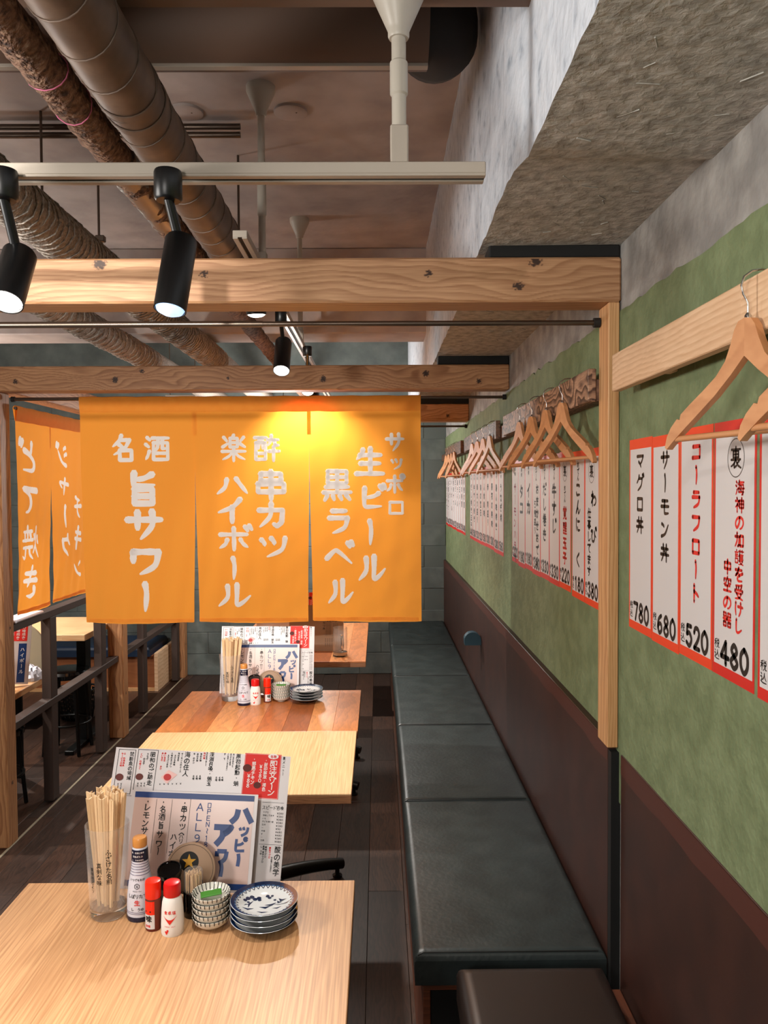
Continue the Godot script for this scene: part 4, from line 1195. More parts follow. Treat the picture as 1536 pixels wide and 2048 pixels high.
func make_tracks_and_lamps() -> void:
	track("ivory lamp track crossing the top of the picture", Vector3(-3.2, 2.2555, -1.383), Vector3(0.1875, 2.2555, -1.383))
	track("ivory lamp track running back behind the front beam", Vector3(-0.388, 2.43, -2.26), Vector3(-0.388, 2.43, -6.4))
	track("ivory lamp track over the aisle behind the viewer", Vector3(-2.6, 2.43, 0.5), Vector3(-0.1, 2.43, 0.5))
	track("ivory lamp track over the tables beyond the railing", Vector3(-2.75, 2.43, -2.6), Vector3(-2.75, 2.43, -6.6))
	# suspension posts with cone flanges
	for p in [[0.04, 2.59, 1.383, 2.275, "nearest white suspension post with a cone flange, holding the front track"], [-0.388, 3.07, 2.70, 2.45, "white suspension post with a cone flange left of the middle"], [-0.388, 3.07, 4.01, 2.45, "farthest white suspension post with a small cone flange"]]:
		var t := thing("suspension_post", p[4], "post", Vector3(p[0], p[3], -p[2]), "suspension posts")
		var h: float = p[1] - p[3]
		var st := tool()
		lathe(st, v2([0.0, h - 0.098, 0.0165, h - 0.098, 0.0185, h - 0.094, 0.0185, h - 0.086, 0.021, h - 0.080, 0.047, h - 0.022, 0.049, h - 0.016, 0.049, h]), 28)
		part(t, "flange", st, M.ivory_pipe, "cone shaped flange")
		st = tool()
		tube(st, [Vector3(0, 0.06, 0), Vector3(0, h - 0.09, 0)], 0.0125, 16)
		part(t, "pole", st, M.ivory_pipe)
		st = tool()
		lathe(st, v2([0.0125, 0.05 + h * 0.22, 0.0155, 0.05 + h * 0.23, 0.0155, 0.05 + h * 0.40, 0.0125, 0.05 + h * 0.41]), 16)
		part(t, "sleeve", st, M.ivory_pipe)
		st = tool()
		boxc(st, Vector3(0, 0.032, 0), Vector3(0.031, 0.066, 0.036), 0.0025)
		part(t, "clamp", st, M.ivory_enamel)
	# lamps
	spotlight("black spotlight glaring at the left edge of the picture", 2.255, Vector3(-0.627, 2.035, -1.345), Vector3(0.0, -0.85, 0.5), 0.0285, 0.115, 0, 1.2, 42.0)
	spotlight("black spotlight with a bluish lens hanging from the front track", 2.255, Vector3(-0.352, 2.022, -1.35), Vector3(-0.10, -0.95, 0.24), 0.0275, 0.135, 1, 1.2, 38.0)
	spotlight("black spotlight glaring just above the curtain's middle", 2.43, Vector3(-0.388, 2.19, -3.20), Vector3(0.0, -0.78, 0.5), 0.034, 0.16, 0, 1.6, 40.0)
	spotlight("spotlight half hidden behind the front beam, lens pointing down", 2.43, Vector3(-0.388, 2.275, -2.555), Vector3(0.03, -1.0, -0.12), 0.032, 0.11, 0, 2.3, 44.0)
	spotlight("spotlight right behind the curtain, shining through the cloth", 2.43, Vector3(-0.353, 2.20, -4.0), Vector3(0.05, -0.8, 0.45), 0.032, 0.13, 0, 1.6, 55.0)
	spotlight("rear spotlight over the farthest table", 2.43, Vector3(-0.388, 2.22, -5.0), Vector3(0.12, -0.95, 0.15), 0.031, 0.13, 2, 3.2, 48.0)
	spotlight("spotlight behind the viewer turned to the menu strips", 2.43, Vector3(-0.35, 2.28, 0.42), Vector3(0.62, -0.35, -0.85), 0.031, 0.13, 2, 1.0, 40.0)
	spotlight("added spotlight behind the viewer, turned up the aisle to brighten the curtain", 2.43, Vector3(-1.2, 2.28, 0.42), Vector3(0.10, -0.15, -1.0), 0.031, 0.13, 2, 10.0, 19.0)  # unseen lamp, added to brighten the front of the curtain
	spotlight("spotlight over the neighbouring table beyond the railing", 2.43, Vector3(-2.75, 2.26, -5.2), Vector3(0.25, -1.0, 0.0), 0.031, 0.13, 2, 4.0, 42.0)
	spotlight("spotlight over the floor beyond the railing", 2.43, Vector3(-2.75, 2.26, -3.6), Vector3(0.25, -1.0, -0.2), 0.031, 0.13, 2, 4.0, 42.0)
	# unseen paper lanterns, added to give the room soft fill light
	lantern("added fill light shaped as a paper lantern behind the viewer", Vector3(-0.85, 1.95, 0.8), 1.9)
	lantern("added fill light shaped as a paper lantern left of the picture over the aisle", Vector3(-1.6, 2.0, -1.0), 2.2)
	lantern("added fill light shaped as a paper lantern over the tables beyond the railing", Vector3(-2.95, 2.0, -4.3), 2.2)
	lantern("added fill light shaped as a paper lantern behind the orange curtain at the back", Vector3(-0.75, 1.95, -6.3), 2.2)

func lantern(label: String, at: Vector3, energy: float) -> void:  # added out of view as an even fill light
	var t := thing("fill_lantern", label, "lamp", at, "added fill lanterns")
	var st := tool()
	var prof := []
	for k in 17:
		var a := -PI / 2 + PI * k / 16
		prof.append(Vector2(cos(a) * 0.15, sin(a) * 0.14))
	lathe(st, prof, 28)
	part(t, "shade", st, M.fill_lantern_paper, "glowing paper shade of the added fill lantern")
	st = tool()
	lathe(st, v2([0.0, 0.135, 0.05, 0.135, 0.05, 0.155, 0.0, 0.155]), 20)
	part(t, "cap", st, M.black_enamel)
	st = tool()
	tube(st, [Vector3(0, 0.155, 0), Vector3(0, 3.07 - at.y, 0)], 0.003, 6)
	part(t, "cord", st, M.black_enamel)
	var l := OmniLight3D.new()
	l.name = "glow"
	t.add_child(l)
	l.light_energy = energy
	l.light_color = Color(1.0, 0.98, 0.955)
	l.light_size = 0.14
	l.omni_range = 14.0
	l.omni_attenuation = 2.0
	l.shadow_enabled = true

# ---------------------------------------------------------------- bench and seats
func make_bench() -> void:
	var b := thing("wall_bench", "long brown timber bench base along the maroon wainscot", "bench", Vector3(0.0, 0, 0))
	var st := tool()
	box(st, Vector3(0.112, 0.0, -BACK + 0.01), Vector3(0.132, 0.405, -2.05), 0.002, 2)
	part(b, "front_panel", st, M.bench_wood)
	st = tool()
	box(st, Vector3(0.112, 0.385, -BACK + 0.01), Vector3(0.596, 0.405, -2.042), 0.002, 2)
	part(b, "seat_board", st, M.bench_wood)
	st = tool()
	box(st, Vector3(0.134, 0.0, -2.075), Vector3(0.596, 0.383, -2.055), 0.0)  # black sheet painted in for the shade of the open space under the bench
	part(b, "dark_void_sheet", st, M.black_gap, "black sheet standing in for the dark void under the bench end")
	var cuts := [2.03, 3.045, 4.02, 5.07, 6.08, 7.175]
	var names := ["nearest", "second", "third", "fourth", "farthest"]
	for k in 5:
		var t := thing("bench_cushion", "%s black vinyl cushion of the long wall bench" % names[k], "cushion", Vector3(0.09, 0.406, -cuts[k + 1]), "bench cushions")
		st = tool()
		cushion(st, Vector3(0, 0, 0.001), Vector3(0.506, 0.087, cuts[k + 1] - cuts[k] - 0.001), 0.022, 0.004)
		part(t, "cover", st, M.black_vinyl)
		st = tool()
		var l: float = cuts[k + 1] - cuts[k]
		tube(st, [Vector3(0.008, 0.078, l - 0.006), Vector3(0.022, 0.0865, l - 0.005), Vector3(0.484, 0.0865, l - 0.005)], 0.0016, 6)
		part(t, "seam", st, M.piping)
	var s := thing("stool_bench", "brown vinyl seat nearest the viewer at the lower right", "stool", Vector3(0.375, 0, -1.55))
	st = tool()
	cushion(st, Vector3(-0.185, 0.43, -0.385), Vector3(0.185, 0.522, 0.385), 0.03, 0.004)
	part(s, "cushion", st, M.brown_vinyl)
	st = tool()
	box(st, Vector3(-0.17, 0.40, -0.37), Vector3(0.17, 0.43, 0.37), 0.003, 2)
	part(s, "seat_board", st, M.bench_wood)
	for x in [-0.15, 0.15]:
		for z in [-0.34, 0.34]:
			st = tool()
			box(st, Vector3(x - 0.02, 0, z - 0.02), Vector3(x + 0.02, 0.40, z + 0.02), 0.003, 1)
			part(s, "leg", st, M.black_iron)
	var l := thing("wall_ledge", "narrow brown timber ledge beside the near seat at the wall", "ledge", Vector3(0.592, 0, -1.6))
	st = tool()
	box(st, Vector3(-0.020, 0.40, -0.38), Vector3(0.024, 0.425, 0.6), 0.002, 2)
	part(l, "board", st, M.bench_wood)
	for z in [-0.3, 0.5]:
		st = tool()
		box(st, Vector3(-0.012, 0, z - 0.02), Vector3(0.024, 0.40, z + 0.02), 0.002, 1)
		part(l, "leg", st, M.bench_wood)
	var p := thing("wall_block", "small teal half round block on the maroon wainscot above the bench", "block", Vector3(0.549, 0.79, -4.60))
	st = tool()
	var poly := PackedVector2Array([Vector2(-0.046, 0)])
	for k in 13:
		poly.append(Vector2(-cos(PI * k / 12) * 0.0485, 0.03 + sin(PI * k / 12) * 0.046))
	poly.append(Vector2(0.0485, 0))
	prism(st, poly, -0.03, 0.03)
	part(p, "block", st, M.teal_plate)

# ---------------------------------------------------------------- tables
func pedestal(t: Node3D, turn: float) -> void:
	var st := tool()
	tube(st, [Vector3(0, 0.05, 0), Vector3(0, 0.755, 0)], 0.036, 16)
	part(t, "column", st, M.black_iron)
	st = tool()
	boxc(st, Vector3(0, 0.758, 0), Vector3(0.34, 0.008, 0.34), 0.002)
	part(t, "mounting_plate", st, M.black_iron)
	for k in 4:
		st = tool()
		var a := turn + k * PI / 2
		var dir := Vector3(cos(a), 0, sin(a))
		var path := []
		var rad := []
		for q in 8:
			var f := q / 7.0
			path.append(dir * (0.02 + 0.33 * f) + Vector3(0, 0.085 - 0.035 * f * f, 0))
			rad.append(0.030 - 0.007 * f)
		tube(st, path, rad, 12)
		part(t, "foot_arm", st, M.black_iron)
		st = tool()
		lathe(st, v2([0.0, 0.0, 0.02, 0.0, 0.022, 0.006, 0.010, 0.012, 0.010, 0.045, 0.0, 0.045]), 14, Transform3D(Basis.IDENTITY, dir * 0.325))
		part(t, "foot_pad", st, M.black_iron)

func table(label: String, x0: float, x1: float, d0: float, d1: float, kind: String, turn := 0.6) -> void:
	var c := Vector3((x0 + x1) / 2, 0, -(d0 + d1) / 2)
	var t := thing("dining_table", label, "table", c, "tables along the bench")
	var hx := (x1 - x0) / 2
	var hz := (d1 - d0) / 2
	var st := tool()
	box(st, Vector3(-hx, 0.763, -hz), Vector3(hx, 0.7885, hz), 0.0015, 0, true)
	part(t, "core", st, M.table_edge, "brown edge of the tabletop")
	if kind == "staves":
		var n := 8
		for k in n:
			st = tool()
			box(st, Vector3(-hx + 2 * hx * k / n, 0.7885, -hz), Vector3(-hx + 2 * hx * (k + 1) / n - 0.0004, 0.794, hz), 0.0006, 2)
			part(t, "stave", st, M["stave_%d" % [0, 1, 2, 0, 1, 3, 2, 0][k]])
	else:
		st = tool()
		box(st, Vector3(-hx, 0.7885, -hz), Vector3(hx, 0.794, hz), 0.0015, 2)
		part(t, "top", st, M[kind])
	pedestal(t, turn)

func make_tables() -> void:
	table("pale oak table nearest the viewer", -0.8262, -0.0599, 1.2264, 1.8264, "oak")
	table("pale oak table joined to the reddish one, empty", -0.8598, -0.0861, 2.3474, 2.9605, "oak_light")
	table("reddish table of glued staves carrying the second set of condiments", -0.8522, -0.0822, 2.962, 3.561, "staves", -0.55)
	table("reddish stave table behind the orange curtain carrying the beer mug", -0.84, -0.0704, 4.1493, 4.745, "staves", 0.3)
	table("rear stave table behind the beer mug", -0.84, -0.0704, 4.747, 5.34, "staves", 0.3)

# ---------------------------------------------------------------- split curtains
func cloth_at(u: float, v: float, h: float, seed_: float, amp: float) -> Vector3:
	var f := clampf(v / h, 0, 1)
	var g := pow(f, 0.8)
	var z := amp * g * (sin(u * 9.0 + seed_) + 0.55 * sin(u * 21.0 - v * 2.2 + seed_ * 2.1)) + 0.0035 * g * sin(u * 55.0 + v * 9.0 + seed_)
	z += 0.0016 * sin(v * 38.0 + u * 31.0 + seed_ * 3.0) * f
	z += 0.012 * g * sin((u * 0.9 + v) * 5.0 + seed_ * 1.7)
	return Vector3(u, -v, z)

func cloth_where(h: float, seed_: float, amp: float, side: float) -> Callable:
	return func(u: float, v: float) -> Array:
		var e := 0.003
		var p := cloth_at(u, -v, h, seed_, amp)
		var n := (cloth_at(u + e, -v, h, seed_, amp) - cloth_at(u - e, -v, h, seed_, amp)).cross(cloth_at(u, -v - e, h, seed_, amp) - cloth_at(u, -v + e, h, seed_, amp)).normalized()
		return [p, n * side]

# orange cloth with the lettering left white in the dye, so that light passes it white
func dyed_cloth(items: Array, x: float, w: float, h: float) -> StandardMaterial3D:
	var s := 700.0
	var im := Image.create(int(w * s), int(h * s), false, Image.FORMAT_RGB8)
	im.fill(Color(0.94, 0.61, 0.215))
	for it in items:
		var tris := PackedVector2Array()
		sign_tris(tris, it[0], Vector2(it[1] - x, it[2]), Vector2(it[3], -it[4]), -it[5] * 1.2, 0.9, 0.05)
		for k in range(0, tris.size(), 3):
			var a := tris[k] * s
			var b := tris[k + 1] * s
			var c := tris[k + 2] * s
			for py in range(maxi(0, int(minf(a.y, minf(b.y, c.y)))), mini(im.get_height(), int(maxf(a.y, maxf(b.y, c.y))) + 1)):
				for px in range(maxi(0, int(minf(a.x, minf(b.x, c.x)))), mini(im.get_width(), int(maxf(a.x, maxf(b.x, c.x))) + 1)):
					if Geometry2D.point_is_inside_triangle(Vector2(px + 0.5, py + 0.5), a, b, c):
						im.set_pixel(px, py, Color(0.93, 0.91, 0.90))
	var m: StandardMaterial3D = M.orange_cloth.duplicate()
	m.resource_name = "dyed_cloth"
	m.albedo_texture = ImageTexture.create_from_image(im)
	m.uv1_scale = Vector3.ONE
	return m

func curtain(called: String, label: String, at: Vector3, turn: float, widths: Array, h: float, amp: float, texts: Array) -> void:
	var t := thing(called, label, "curtain", at, "orange split curtains")
	t.rotation.y = turn
	var x := 0.0
	var total := 0.0
	for w in widths:
		total += w
	for k in widths.size():
		var w: float = widths[k]
		var sd := 1.3 + 2.1 * k + at.x
		var st := tool()
		var nu := 30
		var nv := 56
		var grid := []
		for j in nv + 1:
			var v := h * j / nv
			var inset := 0.010 * smoothstep(0.16, 0.9, v / h)
			var line := []
			for i in nu + 1:
				var f := float(i) / nu
				var u := x + (inset if k > 0 else 0.0) * (1.0 - f) + w * f - (inset if k < widths.size() - 1 else 0.0) * f
				if k == 0:
					u += 0.010 * (v / h) * (1.0 - f)
				var vv := v + (0.006 * sin(u * 7.0 + sd) if j == nv else 0.0)
				var r: Array = cloth_where(h, sd, amp, 1.0).call(u, -vv)
				line.append([r[0], r[1], Vector2((u - x) / w, v / h)])
			grid.append(line)
		for j in nv:
			for i in nu:
				var a: Array = grid[j][i]
				var b: Array = grid[j][i + 1]
				var c: Array = grid[j + 1][i + 1]
				var e: Array = grid[j + 1][i]
				tri(st, [a[0], b[0], c[0]], [a[1], b[1], c[1]], [a[2], b[2], c[2]])
				tri(st, [a[0], c[0], e[0]], [a[1], c[1], e[1]], [a[2], c[2], e[2]])
		var panel := part(t, "panel", st, dyed_cloth(texts[k], x, w, h))
		# stitched hem along the foot
		st = tool()
		for i in 40:
			var u0 := x + 0.014 + (w - 0.028) * i / 40.0
			var u1 := u0 + (w - 0.028) / 40.0
			var f := cloth_where(h, sd, amp, 1.0)
			var p0: Array = f.call(u0, -h + 0.018)
			var p1: Array = f.call(u1, -h + 0.018)
			var p2: Array = f.call(u1, -h + 0.001)
			var p3: Array = f.call(u0, -h + 0.001)
			var o := 0.0011
			quad(st, [p0[0] + p0[1] * o, p1[0] + p1[1] * o, p2[0] + p2[1] * o, p3[0] + p3[1] * o], p0[1], [Vector2(u0, 0), Vector2(u1, 0), Vector2(u1, 0.02), Vector2(u0, 0.02)])
		part(panel, "hem", st, M.orange_cloth)
		for it in (texts[k] if turn == 0.0 else []):
			var tris := PackedVector2Array()
			sign_tris(tris, it[0], Vector2(it[1], -it[2]), Vector2(it[3], it[4]), it[5] * 1.2, 0.9, 0.02)
			for s in [1.0, -1.0]:
				part(panel, "lettering", print_on(tris, cloth_where(h, sd, amp, s), 0.0012), M.white_print, "white dyed brush lettering")
		x += w
	var st2 := tool()   # sleeve round the rod
	var ring := [Vector2(0.0115, 0.0), Vector2(0.0085, 0.009), Vector2(0.0, 0.0125), Vector2(-0.0085, 0.009), Vector2(-0.0115, 0.0), Vector2(-0.008, -0.03), Vector2(-0.002, -0.062)]
	var ring2 := [Vector2(0.0115, 0.0), Vector2(0.009, -0.02), Vector2(0.004, -0.05), Vector2(0.0025, -0.062)]
	for list in [ring, ring2]:
		for k in list.size() - 1:
			for i in 30:
				var u0 := total * i / 30.0
				var u1 := total * (i + 1) / 30.0
				var a: Vector2 = list[k]
				var b: Vector2 = list[k + 1]
				var n := Vector3(0, -(b.x - a.x), b.y - a.y).normalized()
				if n.dot(Vector3(0, maxf(a.y + b.y, 0.0), a.x + b.x)) < 0.0:
					n = -n
				var wob := 0.0015
				quad(st2, [Vector3(u0, a.y + wob * sin(u0 * 40.0), a.x), Vector3(u1, a.y + wob * sin(u1 * 40.0), a.x), Vector3(u1, b.y + wob * sin(u1 * 40.0), b.x), Vector3(u0, b.y + wob * sin(u0 * 40.0), b.x)], n, [Vector2(u0, a.y), Vector2(u1, a.y), Vector2(u1, b.y), Vector2(u0, b.y)])
	part(t, "rod_sleeve", st2, M.orange_cloth, "doubled sleeve sewn round the rod")
	x = 0.0
	for k in widths.size() - 1:
		x += widths[k]
		st2 = tool()
		var f := cloth_where(h, 1.3 + 2.1 * (k + 1) + at.x, amp, 1.0)
		for j in 8:
			var v0 := 0.062 + 0.014 * j
			var p := []
			for c in [[-0.009, v0], [0.009, v0], [0.009, v0 + 0.014], [-0.009, v0 + 0.014]]:
				var r: Array = f.call(x + c[0], -c[1])
				p.append(r[0] + Vector3(0, 0, 0.0025))
			quad(st2, p, Vector3(0, 0, 1), [Vector2.ZERO, Vector2.RIGHT, Vector2.ONE, Vector2.DOWN])
		part(t, "lap_seam", st2, M.orange_cloth, "doubled cloth where two panels join")

func make_curtains() -> void:
	var kx := 0.00238
	var ky := 0.0024
	var lists := [[], [], []]
	for it in [[0, "名", 241, 894.6, 50, 54, 13], [0, "酒", 308.6, 894.6, 52, 52, 13], [0, "旨", 278.6, 975, 74, 66, 16], [0, "サ", 281, 1048, 76, 62, 17], [0, "ワ", 282.5, 1121, 70, 60, 18], [0, "ー", 281, 1195, 60, 58, 17],
			[1, "楽", 464, 895.6, 53, 54, 13], [1, "酔", 530, 895.6, 54, 54, 13], [1, "串", 538, 970.6, 72, 58, 15], [1, "カ", 539, 1030, 64, 54, 15], [1, "ツ", 541, 1092, 66, 50, 16], [1, "ハ", 460, 970, 68, 44, 17], [1, "イ", 456.6, 1020, 62, 52, 16], [1, "ボ", 463, 1077, 67, 52, 15], [1, "ー", 460, 1138, 50, 46, 17], [1, "ル", 461, 1191, 70, 52, 15],
			[2, "サ", 789, 885, 38, 38, 14], [2, "ッ", 792, 928, 26, 26, 16], [2, "ポ", 789, 969, 37, 39, 14], [2, "ロ", 791, 1016, 40, 34, 13], [2, "生", 738, 924, 62, 60, 14], [2, "ビ", 742, 995.6, 52, 50, 16], [2, "ー", 738, 1067, 50, 52, 15], [2, "ル", 741, 1138, 58, 58, 14],
			[2, "黒", 672, 970.6, 63, 66, 13], [2, "ラ", 675, 1042, 50, 54, 15], [2, "ベ", 675, 1110, 54, 50, 16], [2, "ル", 677, 1185, 54, 55, 14]]:
		lists[it[0]].append([it[1], (it[2] - 155.0) * kx, (it[3] - 797.0) * ky, it[4] * kx, it[5] * ky, it[6]])
	curtain("split_curtain", "orange split curtain with white brush lettering, three panels facing the viewer", Vector3(-1.4272, 2.146, -3.795), 0.0, [0.548, 0.549, 0.537], 1.076, 0.004, lists)
	var back := [[], [], []]
	for it in [[0, "ど", 0.125, 1.881, 0.17, 0.165, 15], [0, "て", 0.13, 1.665, 0.17, 0.155, 15], [0, "焼", 0.14, 1.448, 0.19, 0.18, 11], [0, "き", 0.145, 1.25, 0.16, 0.165, 13], [1, "ジ", 0.555, 1.901, 0.14, 0.135, 15], [1, "ャ", 0.56, 1.736, 0.13, 0.11, 15], [1, "ー", 0.565, 1.563, 0.12, 0.125, 15], [1, "ク", 0.575, 1.402, 0.14, 0.13, 15],
			[1, "チ", 0.755, 1.614, 0.12, 0.137, 14], [1, "キ", 0.76, 1.434, 0.13, 0.137, 14], [1, "ン", 0.77, 1.254, 0.13, 0.11, 15]]:
		back[it[0]].append([it[1], it[2], 2.11 - it[3], -it[4], it[5], it[6]])
	curtain("split_curtain", "orange split curtain seen from behind at the left, its lettering mirrored", Vector3(-1.752, 2.11, -3.83), PI / 2, [0.40, 0.54, 0.54], 1.01, 0.005, back)

# ---------------------------------------------------------------- coat rails and hangers
func hanger_outline() -> PackedVector2Array:
	var right := v2([0.0, 0.0, 0.014, -0.003, 0.023, -0.014, 0.031, -0.034, 0.044, -0.058, 0.066, -0.078, 0.10, -0.097, 0.135, -0.115, 0.158, -0.128, 0.1615, -0.137, 0.169, -0.135, 0.186, -0.148, 0.198, -0.163, 0.204, -0.181, 0.199, -0.185, 0.186, -0.176, 0.16, -0.160, 0.12, -0.137, 0.07, -0.108, 0.03, -0.080, 0.0, -0.056])
	var o := PackedVector2Array()
	for p in right:
		o.append(p)
	for k in range(right.size() - 2, 0, -1):
		o.append(Vector2(-right[k].x, right[k].y))
	return o

func make_rails_and_hangers() -> void:
	var rails := [
		[1.884, 0.55, "pine", "pale pine coat rail on the near part of the green wall"],
		[3.5225, 2.0985, "charred", "brushed wood coat rail with wavy dark grain beside the slim post"],
		[5.118, 3.735, "charred_dark", "brushed brown coat rail, the second behind the slim post"],
		[6.52, 5.335, "charred_dark", "brushed brown coat rail farthest away, near the back corner"]]
	for r in rails:
		var t := thing("coat_rail", r[3], "rail", Vector3(0.571, 1.9875, -(r[0] + r[1]) / 2), "coat rails")
		var st := tool()
		var l: float = (r[0] - r[1]) / 2
		box(st, Vector3(-0.011, -0.0435, -l), Vector3(0.011, 0.0435, l), 0.002, 2, true)
		part(t, "board", st, M[r[2]])
		if r[2] == "pine":
			for z in [-l + 0.25, l - 0.2]:
				st = tool()
				boxc(st, Vector3(0.0275, -0.01, z), Vector3(0.034, 0.05, 0.04), 0.002)
				part(t, "spacer", st, M.pine)
	var bt := thing("wall_batten", "dark wooden batten behind the brushed coat rails", "batten", Vector3(0.6, 1.975, -4.6))
	var bs := tool()
	box(bs, Vector3(-0.0175, -0.030, -2.58), Vector3(0.0185, 0.028, 2.50), 0.002, 2, true)
	part(bt, "batten", bs, M.charred_dark)
	# one hanger, then copies
	var names := ["nearest", "second", "third", "fourth"]
	var spots := []
	for k in 2:
		spots.append([[1.163, 0.905][k], [0.215, 0.17][k], ["wooden hanger at the right edge of the picture on the pine rail", "second wooden hanger on the pine rail, cut by the picture's edge"][k], 0])
	var sets := [[[2.33, 2.55, 2.79, 3.03], [0.21, 0.20, 0.25, 0.22], "brushed rail beside the slim post"], [[3.84, 4.07, 4.31, 4.55], [0.18, 0.25, 0.30, 0.22], "middle brushed rail"], [[5.62, 5.82, 6.05, 6.28], [0.20, 0.14, 0.28, 0.26], "farthest brushed rail"]]
	for s in sets.size():
		for k in 4:
			spots.append([sets[s][0][k], sets[s][1][k], "%s wooden hanger on the %s" % [names[k], sets[s][2]], s + 1])
	var first: Node3D = null
	for s in spots:
		var at := Vector3(0.546, 1.966, -s[0])
		var turn: float = PI / 2 + s[1]
		var t: Node3D
		if first == null:
			t = thing("coat_hanger", s[2], "hanger", at, "wooden hangers")
			first = t
			t.rotation.y = turn
			var st := tool()
			prism(st, hanger_outline(), -0.006, 0.006)
			part(t, "shoulders", st, M.hanger_wood)
			st = tool()
			tube(st, [Vector3(-0.178, -0.168, 0), Vector3(0.178, -0.168, 0)], 0.0052, 10)
			part(t, "trouser_bar", st, M.hanger_wood)
			st = tool()
			tube(st, [Vector3(0, -0.004, 0), Vector3(0, 0.022, 0), Vector3(-0.007, 0.034, 0), Vector3(-0.010, 0.047, 0), Vector3(-0.006, 0.060, 0), Vector3(0.006, 0.0685, 0), Vector3(0.021, 0.071, 0), Vector3(0.037, 0.067, 0), Vector3(0.0425, 0.058, 0), Vector3(0.0425, 0.050, 0)], 0.0017, 8)
			part(t, "hook", st, M.chrome, "bright metal hook")
			st = tool()
			lathe(st, v2([0.005, -0.001, 0.005, 0.003, 0.0025, 0.007]), 12)
			part(t, "ferrule", st, M.chrome)
		else:
			t = copy_of(first, at, s[2], turn)
		t.get_node("hook").rotation.y = -turn

# ---------------------------------------------------------------- menu strips on the wall
func strip(label: String, d_far: float, d_near: float, border: String, parts: Array, price: String, group: String, rng: RandomNumberGenerator) -> void:
	var w := d_far - d_near - 0.0015
	var t := thing("menu_strip", label, "menu strip", Vector3(0.6186, 1.372 + rng.randf_range(-0.004, 0.004), -(d_far + d_near) / 2), group)
	t.rotation.y = -PI / 2
	t.rotation.z = rng.randf_range(-0.004, 0.004)
	var st := tool()
	box(st, Vector3(-w / 2, 0, -0.0004), Vector3(w / 2, 0.458, 0.0004), 0.0)
	part(t, "border", st, M[border], "red paper border")
	st = tool()
	box(st, Vector3(-w / 2 + 0.008, 0.020, 0.0004), Vector3(w / 2 - 0.006, 0.434, 0.0009), 0.0)
	part(t, "face", st, M.paper)
	for p in parts:    # [ink, text, x, top, size, pitch, weight]
		var tris := PackedVector2Array()
		if d_far < 3.7 and p[1] != "(circle)":
			var y: float = p[3]
			for ch in p[1]:
				var one := PackedVector2Array()
				sign_tris(one, ch, Vector2(p[2], y - p[4] / 2), Vector2(p[4] * 1.3, p[4]), p[6] * 1.3, 0.6, 1.0)
				part(t, "lettering", flat_print(one, 0.0012), M[p[0]])
				y -= p[5]
			continue
		if p[1] == "(circle)":
			ring_tris(tris, Vector2(p[2], p[3]), Vector2(0.032, 0.034), 0.0016, 32)
			sign_tris(tris, "裏", Vector2(p[2], p[3]), Vector2(0.042, 0.038), 14.0, 0.3, 1.0)
		else:
			column(tris, p[1], Vector2(p[2], p[3]), p[4], p[5], p[6] * 1.25, 1.3, 0.6)
		part(t, "lettering", flat_print(tris, 0.0012), M[p[0]])
	var pt := PackedVector2Array()
	column(pt, "税込", Vector2(-w / 2 + 0.0205, 0.066), 0.018, 0.020, 14.0, 1.15)
	row(pt, price, Vector2(-w / 2 + 0.033, 0.046), 0.046, 0.0375, 19.0, 0.84)
	part(t, "price", flat_print(pt, 0.0012), M.ink)

